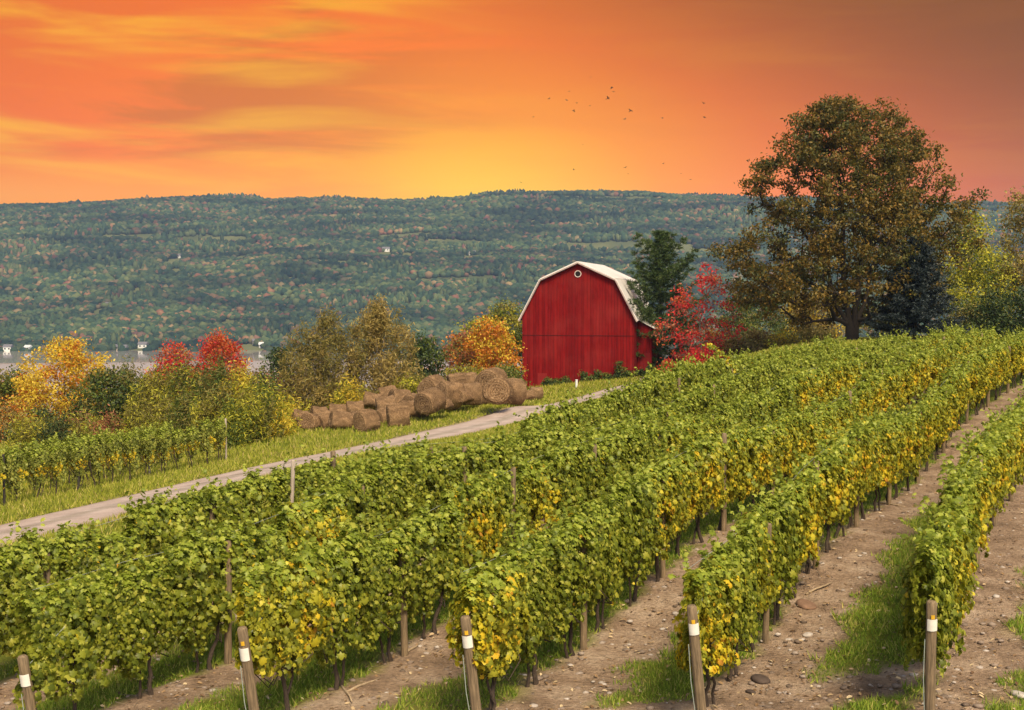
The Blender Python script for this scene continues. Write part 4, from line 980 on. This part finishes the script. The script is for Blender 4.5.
# ------------------------------------------------------------------ posts and wires
def wood_mat(name, c1, c2):
    m, nt, b, out = new_mat(name); o_ = objco(nt)
    n = noise_n(nt, 2.2, 6, .7, vec=scaled(nt, o_, (14, 14, 1.2)))
    col = ramp(nt, n, [(.28, c1), (.72, c2)])
    col = mixc(nt, .5, col, ramp(nt, noise_n(nt, 3, 3, vec=o_), [(.35, (.7,.7,.65)), (.65, (1.15,1.15,1.1))]), 'MULTIPLY')
    nt.links.new(col, b.inputs['Base Color']); b.inputs['Roughness'].default_value = .85; bump(nt, b, n, .9, .012)
    return m
M_post = wood_mat('weathered_post_wood', (.055,.038,.022), (.32,.225,.135)); M_postp = wood_mat('pale_post_wood', (.28,.22,.18), (.52,.44,.38)); M_postd = wood_mat('dark_post_wood', (.02,.016,.013), (.06,.05,.04))
M_tag = plain('white_tag_card', (.72,.68,.62), .6, .06, 20); M_tagy = plain('yellow_tag_sticker', (.65,.38,.03), .5, .1, 20); M_wire = plain('galvanised_wire', (.32,.36,.33), .4, .1)
def post_mesh(h, r, seed, dome=True):
    rng = np.random.default_rng(seed); mb = MB(); k = 14; rings = 16; V = []
    for i in range(rings):
        s = i/(rings-1); z = -.3+s*(h+.3)
        rr_ = r*(1.06-.08*s)
        if i == rings-1: rr_ *= .72
        if i == rings-2: z = h-.025
        for j in range(k):
            a = 2*PI*j/k; d = 1+.05*noise.noise((math.cos(a)*2+seed, math.sin(a)*2, z*2))+.03*noise.noise((j*.9+seed, 0, z*.6))
            V.append((math.cos(a)*rr_*d, math.sin(a)*rr_*d, z))
    Fc = [(i*k+j, i*k+(j+1) % k, (i+1)*k+(j+1) % k, (i+1)*k+j) for i in range(rings-1) for j in range(k)]+[tuple(range((rings-1)*k, rings*k))]
    mb.add(V, Fc); return mb
EP = {'B': (22, 655, 1.42), 'C': (242, 626, 1.50), 'D': (465, 615, 1.55), 'E': (691, 604, 1.60), 'F': (931, 600, 1.62)}
ELAB = {'B': 'leaning wooden end post with white tag, cut off at the lower left corner', 'C': 'thick wooden end post with white tag, second tagged post from the left',
        'D': 'leaning wooden end post with white and yellow tag, middle of the five tagged posts', 'E': 'leaning wooden end post with white tag, fourth tagged post from the left', 'F': 'dark weathered end post with white tag, rightmost of the tagged posts'}
for r, (px, py, h) in EP.items():
    Yp = Y0-.15; p_ = at(px, py, Yp); g_ = g1(p_[0], Yp); h = p_[2]-g_
    lean = .11 if r not in 'F' else .03
    t = thing('end_post', (p_[0]+lean*h, Yp+.12, g_), ELAB[r], 'post', 'tagged end posts'); t.rotation_euler = (math.radians(5), -math.atan(lean), 0)
    post_mesh(h*1.003, .067, ord(r)).build('post', M_post, t, smooth=True)
    # tag wrapped round the camera side
    def wrap(name, z0, z1, a0, a1, mat, rr_=.0735):
        mb = MB(); k = 8; V = []
        for j in range(k+1):
            a = math.radians(a0+(a1-a0)*j/k)
            for z, q in ((z0, rr_), (z1, rr_), (z1, rr_+.003), (z0, rr_+.003)): V.append((math.cos(a)*q, math.sin(a)*q, z))
        Fc = [(4*j+i0, 4*j+i1, 4*j+4+i1, 4*j+4+i0) for j in range(k) for i0, i1 in ((0, 1), (1, 2), (2, 3), (3, 0))]+[(0, 3, 2, 1), (4*k, 4*k+1, 4*k+2, 4*k+3)]
        mb.add(V, Fc); return mb.build(name, mat, t)
    tj = {'B': .01, 'C': -.03, 'D': .0, 'E': .03, 'F': .02}[r]; wrap('tag', h-.40+tj, h-.24+tj*.7, -155+tj*300, -38+tj*200, M_tag); 
    if r != 'B': wrap('sticker', h-.22, h-.165, -110, -75, M_tagy)
    mb = MB(); mb.tube([(.07, .02, h-.12), (.35, .65, h+.12)], .004, 5, False); mb.tube([(-.085, -.02, h-.5), (-.10, -.03, h-1.0), (-.075, -.03, .02)], .006, 5, False); mb.build('wire', M_wire, t)
# line posts
ROWSHORT = {'A': 'the row beside the gravel track', 'B': 'the second row from the gravel track', 'C': 'the third row from the gravel track', 'D': 'the row of the middle tagged post', 'E': 'the second row from the right', 'F': 'the rightmost row'}
first_post = {}
LP = {}
for r in 'ABCDEF':
    k = 0; d = 3.85
    while d < ENDS[r]-2:
        LP.setdefault(r, []).append(d); d += 3.75
proto_lp = []
for i in range(3):
    t = post_mesh(2.02, .058 if i < 2 else .05, 40+i).build('trellis_post', M_post, smooth=True); proto_lp.append([t, False])
for r in 'ABCDEF':
    for i, d in enumerate(LP[r]):
        Y = Y0+d; X = rowx(r, Y); e = proto_lp[rnd.randrange(3)]
        o = e[0] if not e[1] else e[0].copy()
        if e[1]: C.objects.link(o)
        e[1] = True
        hz = 1.0+rnd.uniform(-.06, .10)
        o.location = (X+.03, Y-.12, g1(X, Y)); o.rotation_euler = (rnd.uniform(-.02, .02), rnd.uniform(-.02, .02), rnd.uniform(0, 6)); o.scale = (1, 1, hz)
        tag(o, 'wooden line post, %s along %s' % (ORD[i], ROWSHORT[r]), 'post', 'line posts of '+ROWDESC[r])
# posts of the left block
for i, (px, py, Y, mt, lab) in enumerate([(4, 506, 52.8, M_postd, 'dark thin post at the left edge of the left vines'), (78, 491, 57.5, M_postd, 'dark straight post, second along the left vines'), (148.5, 477, 63.5, M_postp, 'pale thin post, third along the left vines'), (225, 460, 70.3, M_postp, 'pale end post where the left vine row stops')]):
    p_ = at(px, py, Y); mb = post_mesh(2.25 if i != 3 else 2.35, .055, 60+i); o = mb.build('trellis_post', mt, smooth=True); o.location = (p_[0]+.12, Y-.25, g1(p_[0], Y)); tag(o, lab, 'post', 'posts of the left vines')
p_ = at(265, 480, 25.9); o = post_mesh(2.3, .045, 77).build('trellis_post', M_postp, smooth=True); o.location = (rowx('A', 25.9), 25.6, g1(p_[0], 25.9)); o.rotation_euler = (0, .05, 0); tag(o, 'pale crooked post showing through a gap in the row beside the track', 'post')
for r in 'ABCDEF':
    mb = MB()
    for h, off in ((.85, .0), (1.75, .06), (2.1, -.05)):
        pts = []
        for X, Y, a in row_pts(r, 0, ENDS[r], 1.9): pts.append((X+off, Y, g1(X, Y)+h))
        mb.tube(pts, .003, 4, False)
    o = mb.build('trellis_wire', M_wire); tag(o, 'thin galvanised wires strung along '+ROWDESC[r], 'wire', 'trellis wires')

# small white marker by the barn, weeds along its foot
p_ = at(576.5, 388, 108); mb = MB(); mb.tube([(0, 0, -.2), (0, 0, .5), (.0, 0, .62)], [.11, .11, .1], 10); mb.tube([(0, 0, .615), (0, 0, .68)], [.125, .125], 10); o = mb.build('marker_pipe', plain('white_plastic', (.75,.74,.72)), smooth=False)
o.location = (p_[0], 108, p_[2]+.05 if p_[2] > g1(p_[0], 108) else g1(p_[0], 108)); tag(o, 'short white pipe standing in the grass before the barn', 'pipe')
bw_ = [(548, .6), (556, .5), (566, .6), (585, 1.1), (597, 1.3), (608, .7), (619, 1.5), (628, .7), (640, .7), (650, .9), (660, .8)]
WL = ['leftmost','second','third','fourth','fifth tallish','sixth','seventh, tallest','eighth','ninth','tenth','rightmost']
for i, (px, H) in enumerate(bw_):
    q = at(px, 380, 113.6-.2*(i % 3)); X = q[0]; Yb = 113.9-(X-pr[0])*math.tan(-RZ)*0-(.3 if i < 6 else 1.1)
    Yb = BY + (X-pr[0])*math.tan(RZ) - .7
    decid('weed', (X, Yb, g1(X, Yb)), 'dark green weed clump, %s along the foot of the barn wall' % WL[i], 'weed', [(.05, .5, .5), (H*.5, .45, .45), (H, .12, .12)], [L_dgr, L_grn], nT=16, per=36, lsz=.17, rad=.16, bark=B_dark, seed=300+i, hole=0, tip=.006, group='weeds at the foot of the barn')

# ------------------------------------------------------------------ grass, stones, sticks
G_lush = leaf_mat('lush_grass', [(0, (.050,.080,.010)), (.5, (.10,.145,.016)), (.85, (.17,.20,.028)), (1, (.28,.23,.08))], .35, .6, spec=.15, gain=2.1)
G_verge = leaf_mat('verge_grass', [(0, (.11,.13,.014)), (.5, (.20,.22,.024)), (.85, (.30,.28,.05)), (1, (.38,.30,.12))], .35, .7, spec=.1)
rng = np.random.default_rng(3)
# strips between the rows
n = 420000; Y = 13+ (46-13)*rng.random(n)**1.7; fr_ = rng.uniform(-.4, 6.4, n); X = ROWX['A']+fr_*2.9+ROWM*(Y-Y0)+ROWK*(Y-Y0)**2
ix = np.clip(np.searchsorted(gx, X), 0, nx-1); iy = np.clip(np.searchsorted(gy, Y), 0, ny-1)
gw = grassw[iy, ix]; vis = np.abs(X/Y) < .45
keep = (gw > .35) & vis & (rng.random(n) < gw*.9); X = X[keep]; Y = Y[keep]; n = len(X); print('grass blades', n)
Z = GZ2[np.clip(np.searchsorted(gy, Y), 0, ny-1), np.clip(np.searchsorted(gx, X), 0, nx-1)]-.015
hgt = (.05+.10*rng.random(n))*(1+.7*np.array([noise.noise((a*1.4, b_*1.4, 0)) for a, b_ in zip(X, Y)]))
V, Fc = cloud(np.c_[X, Y, Z], rdir(n, rng)*np.array([1, 1, .2])+np.array([0, -.3, .3]), np.c_[rng.normal(size=n)*.5, rng.normal(size=n)*.5, np.ones(n)], np.maximum(hgt, .04), BLADE, BL_F, wid=.010+.0006*Y)
o = np_mesh('grass', V, Fc, G_lush); tag(o, 'green grass strips growing in the alleys between the vine rows', None, kind='stuff')
# verges and meadow
n = 260000; Y = 26+ 90*rng.random(n)**.8; X = (rng.random(n)*2-1)*.46*Y
u_ = X-(ROWM*(Y-Y0)+ROWK*(Y-Y0)**2); ok = ((u_ < ROWX['A']-1.3) | (Y > 64)) & (road_dist(X[:, None], Y[:, None])[:, 0] > 2.2)
ok &= ~((np.abs((X-pr[0])) < 6.5) & (Y > BY-1.5))
X = X[ok]; Y = Y[ok]; n = len(X); Z = gz(X, Y)
hh = (.14+.22*rng.random(n)); rd = road_dist(X[:, None], Y[:, None])[:, 0]; hh *= np.interp(rd, [1.9, 3, 8], [.45, .8, 1.2])
V, Fc = cloud(np.c_[X, Y, Z-.02], rdir(n, rng)*np.array([1, 1, .2])+np.array([0, -.3, .3]), np.c_[rng.normal(size=n)*.45, rng.normal(size=n)*.45, np.ones(n)], hh, BLADE, BL_F, wid=.012+.0009*Y)
o = np_mesh('verge_grass', V, Fc, G_verge); tag(o, 'yellow-green rough grass along the gravel track and around the barn', None, kind='stuff')
# small stones
M_stone = leaf_mat('field_stone', [(0, (.10,.07,.05)), (.6, (.26,.20,.16)), (1, (.45,.40,.36))], 0, .9, gain=1)
n = 11000; Y = 13.5+22*rng.random(n)**1.5; X = (rng.random(n)*2-1)*.45*Y; iy = np.clip(np.searchsorted(gy, Y), 0, ny-1); ix = np.clip(np.searchsorted(gx, X), 0, nx-1)
keep = (grassw[iy, ix] < .4); X = X[keep]; Y = Y[keep]; n = len(X); Z = GZ2[iy[keep], ix[keep]]
sz = .008+.036*rng.random(n)**4*1.5
V = IV[None]*np.c_[sz*1.2, sz, sz*.55][:, None]*(1+.25*rng.normal(size=(n, 12, 1)).clip(-1, 1))+np.c_[X, Y, Z][:, None]
o = np_mesh('gravel', V.reshape(-1, 3), [(IF[None]+(np.arange(n)*12)[:, None, None]).reshape(-1, 3)], M_stone); tag(o, 'small stones strewn over the bare soil under the vines', None, kind='stuff')
M_leafdry = leaf_mat('dry_fallen_leaves', [(0, (.09,.05,.025)), (.6, (.22,.14,.07)), (1, (.42,.33,.2))], .1)
n = 5000; Y = 13.5+22*rng.random(n)**1.4; X = (rng.random(n)*2-1)*.45*Y; Z = GZ2[np.clip(np.searchsorted(gy, Y), 0, ny-1), np.clip(np.searchsorted(gx, X), 0, nx-1)]+.02
V, Fc = cloud(np.c_[X, Y, Z], rdir(n, rng)*.5+np.array([0, 0, 1]), rdir(n, rng), .05+.05*rng.random(n), OVAL, OV_F); o = np_mesh('leaf_litter', V, Fc, M_leafdry); tag(o, 'dry leaves and bark bits scattered on the soil', None, kind='stuff')
n = 1500; Y = 13.6+20*rng.random(n)**1.4; X = (rng.random(n)*2-1)*.45*Y; iy = np.clip(np.searchsorted(gy, Y), 0, ny-1); ix = np.clip(np.searchsorted(gx, X), 0, nx-1)
kp = (grassw[iy, ix] < .5) & vine_zone[iy, ix]; X = X[kp]; Y = Y[kp]; n = len(X); Z = GZ2[iy[kp], ix[kp]]+.012
A = np.c_[X, Y, Z]; d_ = rdir(n, rng)*np.array([1, 1, .12])*rng.uniform(.05, .22, n)[:, None]; rr2 = rng.uniform(.003, .007, n); V, Fc = segs(A-d_, A+d_, rr2, rr2*.6, 5)
o = np_mesh('prunings', V, [Fc], wood_mat('grey_twig', (.10,.07,.05), (.36,.28,.20))); tag(o, 'bits of pruned cane littering the soil between the rows', None, kind='stuff')
# stones and sticks worth naming
def gpix(px, py):
    """ground point seen at pixel"""
    for Y in np.arange(12, 60, .05):
        q = at(px, py, Y)
        if g1(q[0], Y) > q[2]: return (q[0], Y, g1(q[0], Y))
for px, py, s, lab in [(759, 682, .17, 'dark flat clod in front of the fourth tagged row'), (808, 636, .10, 'pale grey flat stone in the alley left of the grass strip'), (750, 693, .07, 'small whitish stone beside the dark clod'), (1020, 697, .13, 'pale stone in the lower right corner'), (789, 641, .06, 'small rounded stone beside the pale flat stone'), (806,608,.22,'low pile of pruned bark in the alley')]:
    q = gpix(px, py); mb = MB(); V = IV*np.array([s*1.5, s, s*.5])*(1+.2*np.random.default_rng(int(px)).normal(size=(12, 1)).clip(-1, 1)); mb.add(V, [tuple(f) for f in IF])
    o = mb.build('stone', plain('stone_'+('dark' if 'dark' in lab or 'bark' in lab else 'pale'), (.07,.05,.04) if 'dark' in lab else ((.2,.12,.08) if 'bark' in lab else (.42,.37,.33)), .9, .3, 8), smooth=True)
    md = o.modifiers.new('s', 'SUBSURF'); md.levels = 1; md.render_levels = 2
    o.location = (q[0], q[1], q[2]+s*.2); o.rotation_euler = (0, 0, px); tag(o, lab, 'stone' if 'bark' not in lab else 'debris')
    if 'bark' in lab: o.name = 'bark_pile'
M_stick = wood_mat('dry_stick', (.22,.15,.09), (.48,.37,.25))
for x0, y0, x1, y1, lab in [(345, 697, 381, 681, 'long pale pruned stick lying between the second and third tagged rows'), (404, 659, 419, 648, 'short pale stick under the row of the middle tagged post'), (806, 597, 832, 586, 'pale stick lying in the alley behind the bark pile'), (880, 505, 905, 509, 'grey stick lying at the far end of the right alley'), (340, 688, 352, 706, 'thin twig at the bottom centre-left')]:
    a = np.array(gpix(x0, y0)); b_ = np.array(gpix(x1, y1)); c = (a+b_)/2; mb = MB(); mb.tube([a-c+(0, 0, .05), (a-c)*.3+(0, 0, .07), (b_-c)*.4+(.02, 0, .06), b_-c+(0, 0, .05)], [.022, .02, .016, .01], 7); o = mb.build('stick', M_stick, smooth=True, loc=c); tag(o, lab, 'stick')

# tall shoot of yellow leaves above the track-side row
q = at(722, 352, 49); X, Y = rowx('A', 49.5), 49.5
rng = np.random.default_rng(8); k = 60; s = np.linspace(0, 1, k)
a_ = at(735, 372, 49); b2 = at(706, 345, 49); base = np.array(a_)[None]*(1-s[:, None])+np.array(b2)[None]*s[:, None]+rng.normal(size=(k, 3))*.045; base[:, 2] += .25*np.sin(s*PI)
t = thing('vine_shoot', tuple(a_-np.array([0, 0, .2])), 'long arching yellow vine shoot sticking up in front of the crimson shrub', 'vine shoot')
mb = MB(); loc_ = a_-np.array([0, 0, .2]); mb.tube([tuple(base[i]-loc_) for i in range(0, k, 8)], .015, 5); mb.build('cane', M_stick, t)
V, Fc = cloud(base-loc_, rdir(k, rng)+np.array([0, -.5, .5]), rdir(k, rng), .10+.07*rng.random(k), GRAPE, GR_F); np_mesh('foliage', V, Fc, [V_yel, V_young], t, midx=np.repeat(rng.integers(0, 2, k), 14))

# ------------------------------------------------------------------ birds
M_bird = plain('dark_feathers', (.04,.03,.03))
def bird_mesh():
    mb = MB(); mb.tube([(0, -.30, 0), (0, -.2, .01), (0, -.05, .0), (0, .15, 0), (0, .32, .0)], [.01, .05, .075, .05, .012], 8)
    for s in (-1, 1):
        mb.add([(s*.04, -.12, .03), (s*.28, -.16, .16), (s*.55, .02, .10), (s*.28, .0, .15), (s*.04, .10, .03), (s*.04, -.12, .01), (s*.28, -.16, .14), (s*.55, .02, .09), (s*.28, .0, .13), (s*.04, .10, .01)],
               [(0,1,3,4), (1,2,3), (9,8,6,5), (8,7,6), (0,5,6,1), (1,6,7,2), (2,7,8,3), (3,8,9,4), (4,9,5,0)])
    mb.add([(-.05, .28, 0), (.05, .28, 0), (.08, .42, 0), (-.08, .42, 0), (-.05, .28, .012), (.05, .28, .012), (.08, .42, .012), (-.08, .42, .012)], [(0,3,2,1), (4,5,6,7), (0,1,5,4), (1,2,6,5), (2,3,7,6), (3,0,4,7)])
    return mb
BP = [(228,180),(322,146),(357,200),(418,213),(520,130),(528,148),(502,178),(606,236),(580,275),(385,393),(343,510),(583,500),(760,482),(842,528),(885,556),(945,200),(951,267),(98,570),(155,265),(422,80),(310,187),(596,530),(343,237),(755,270)]
b0 = None
for i, (x, y) in enumerate(BP):
    px, py = 500+x/4.65, 60+y/4.65; o = bird_mesh().build('bird', M_bird) if b0 is None else b0.copy()
    if b0 is None: b0 = o
    else: C.objects.link(o)
    Yb = 330+rnd.uniform(-40, 60); o.location = at(px, py, Yb); s = rnd.choice([.7, .8, 1.0, 1.2]) if i not in (4, 6, 7, 16) else 1.6
    o.scale = (s,)*3; o.rotation_euler = (rnd.uniform(-.5, .5), rnd.uniform(-.6, .6), rnd.uniform(0, 6))
    tag(o, 'tiny dark bird flying in the loose flock over the ridge', 'bird', 'flock of birds in the orange sky')

# ------------------------------------------------------------------ air
mb = MB(); mb.box((-2700, -70, LAKE-60), (2700, 3010, 232)); hz = mb.build('haze', None or bpy.data.materials.new('haze_air'))
hm = hz.data.materials[0]; hm.use_nodes = True; nt = hm.node_tree; nt.nodes.clear(); out = nt.nodes.new('ShaderNodeOutputMaterial'); pv = nt.nodes.new('ShaderNodeVolumePrincipled')
pv.inputs['Color'].default_value = (.33, .48, .78, 1); pv.inputs['Density'].default_value = .00013; pv.inputs['Anisotropy'].default_value = 0.0
nt.links.new(pv.outputs[0], out.inputs['Volume']); tag(hz, 'thin blue haze in the air over the valley', None, kind='stuff')

# ------------------------------------------------------------------ world and sun
W = bpy.data.worlds.new('World'); S.world = W; W.use_nodes = True; nt = W.node_tree; nt.nodes.clear()
wo = nt.nodes.new('ShaderNodeOutputWorld')
SUN_EL, SUN_AZ = math.radians(50), math.radians(162)     # azimuth clockwise from +Y: behind the camera, to the right
sky = nt.nodes.new('ShaderNodeTexSky'); sky.sky_type = 'NISHITA'; sky.sun_disc = False; sky.sun_elevation = SUN_EL; sky.sun_rotation = SUN_AZ; sky.air_density = 1; sky.dust_density = 4
tc = nt.nodes.new('ShaderNodeTexCoord'); sp = nt.nodes.new('ShaderNodeSeparateXYZ'); nt.links.new(tc.outputs['Generated'], sp.inputs[0])
x_, y_, z_ = sp.outputs
az = mth(nt, 'DEGREES' if False else 'MULTIPLY', mth(nt, 'ARCTAN2', x_, y_), 180/PI); el = mth(nt, 'MULTIPLY', mth(nt, 'ARCSINE', z_), 180/PI)
def lerp_map(v, a, b): 
    m_ = nt.nodes.new('ShaderNodeMapRange'); m_.interpolation_type = 'SMOOTHSTEP'; m_.inputs[1].default_value = a; m_.inputs[2].default_value = b; nt.links.new(v, m_.inputs[0]); return m_.outputs[0]
def srgb(r, g, b):
    f = lambda c: ((c/255+.055)/1.055)**2.4 if c/255 > .04045 else c/255/12.92
    return (f(r), f(g), f(b))
# glow round the hidden sun: az -1.5, el 4.3 ; colours by distance
dx = mth(nt, 'MULTIPLY', mth(nt, 'SUBTRACT', az, -1.5), .62); dz = mth(nt, 'MULTIPLY', mth(nt, 'SUBTRACT', el, 4.0), 1.25)
warp = noise_n(nt, 2.2, 3, .5, vec=scaled(nt, tc.outputs['Generated'], (1, 1, 5)))
dist = mth(nt, 'SQRT', mth(nt, 'ADD', mth(nt, 'MULTIPLY', dx, dx), mth(nt, 'MULTIPLY', dz, dz)))
dist = mth(nt, 'ADD', dist, mth(nt, 'MULTIPLY', mth(nt, 'SUBTRACT', warp, .5), 3.0))
glow = ramp(nt, mth(nt, 'DIVIDE', dist, 24), [(0, srgb(252,204,56)), (.09, srgb(252,188,48)), (.22, srgb(254,152,34)), (.38, srgb(252,126,44)), (.55, srgb(238,114,48)), (1, srgb(206,104,54))])
# darker towards the upper right
ur = mth(nt, 'ADD', mth(nt, 'MULTIPLY', az, .042), mth(nt, 'MULTIPLY', el, .085))
glow = mixc(nt, lerp_map(ur, .6, 2.0), glow, srgb(134,78,64))
# long streaky clouds, mostly left
cv = nt.nodes.new('ShaderNodeCombineXYZ'); nt.links.new(mth(nt, 'MULTIPLY', az, .055), cv.inputs[0]); nt.links.new(mth(nt, 'ADD', mth(nt, 'MULTIPLY', el, .42), mth(nt, 'MULTIPLY', az, .008)), cv.inputs[1])
st = noise_n(nt, 1.3, 5, .5, vec=cv.outputs[0], dist=.5)
cv2 = nt.nodes.new('ShaderNodeCombineXYZ'); nt.links.new(mth(nt, 'MULTIPLY', az, .045), cv2.inputs[0]); nt.links.new(mth(nt, 'MULTIPLY', el, .30), cv2.inputs[1]); cv2.inputs[2].default_value = 4.3
st2 = noise_n(nt, 1.3, 5, .55, vec=cv2.outputs[0], dist=.4)
left = lerp_map(az, 3, -12)
lf = mth(nt, 'ADD', mth(nt, 'MULTIPLY', left, .85), .10)
dark = mth(nt, 'MULTIPLY', mth(nt, 'MULTIPLY', lerp_map(st2, .47, .62), lerp_map(el, 2.5, 8)), lf)
c = mixc(nt, mth(nt, 'MULTIPLY', dark, .7), glow, srgb(196,112,76))
lite = mth(nt, 'MULTIPLY', lerp_map(st, .46, .70), lf)
c = mixc(nt, mth(nt, 'MULTIPLY', lite, .72), c, srgb(252,186,92))
low = mth(nt, 'MULTIPLY', lerp_map(el, 6.5, 4.0), lerp_map(az, -4, -16)); c = mixc(nt, mth(nt, 'MULTIPLY', low, .55), c, srgb(255,176,74))
# the valley air in front of the sky takes some of its light and adds its own: the sky behind is that much stronger
Lp = mth(nt, 'MINIMUM', mth(nt, 'DIVIDE', 228, mth(nt, 'MAXIMUM', z_, .02)), 3000)
T_ = mth(nt, 'EXPONENT', mth(nt, 'MULTIPLY', Lp, -.00013)); A_ = mth(nt, 'SUBTRACT', 1, T_)
cc = nt.nodes.new('ShaderNodeSeparateColor'); nt.links.new(c, cc.inputs[0]); co_ = nt.nodes.new('ShaderNodeCombineColor')
for i_, H_ in enumerate((.05, .07, .9)):
    nt.links.new(mth(nt, 'DIVIDE', mth(nt, 'MAXIMUM', mth(nt, 'SUBTRACT', cc.outputs[i_], mth(nt, 'MULTIPLY', A_, H_)), 0.0), T_), co_.inputs[i_])
c = co_.outputs[0]
# warm band only in front and low; above and behind lies plain pale daylight sky
front = mth(nt, 'MULTIPLY', lerp_map(y_, .1, .6), lerp_map(el, 34, 17))
b1 = nt.nodes.new('ShaderNodeBackground'); nt.links.new(sky.outputs[0], b1.inputs[0]); b1.inputs[1].default_value = .15
b2_ = nt.nodes.new('ShaderNodeBackground'); nt.links.new(c, b2_.inputs[0]); b2_.inputs[1].default_value = 1.0
ms = nt.nodes.new('ShaderNodeMixShader'); nt.links.new(front, ms.inputs[0]); nt.links.new(b1.outputs[0], ms.inputs[1]); nt.links.new(b2_.outputs[0], ms.inputs[2]); nt.links.new(ms.outputs[0], wo.inputs[0])
sd = bpy.data.lights.new('sun', 'SUN'); sd.energy = 4.8; sd.angle = math.radians(18); sd.color = (1, .83, .54); so = bpy.data.objects.new('sun', sd); C.objects.link(so)
dirv = Vector((math.sin(SUN_AZ)*math.cos(SUN_EL), math.cos(SUN_AZ)*math.cos(SUN_EL), math.sin(SUN_EL))); so.rotation_euler = dirv.to_track_quat('Z', 'Y').to_euler(); so.location = (0, 0, 60)

S.view_settings.view_transform = 'Standard'; S.view_settings.look = 'None'; S.view_settings.exposure = 0; S.view_settings.gamma = 1
S.render.engine = 'CYCLES'; S.cycles.volume_bounces = 0; S.cycles.max_bounces = 6; S.cycles.transparent_max_bounces = 8
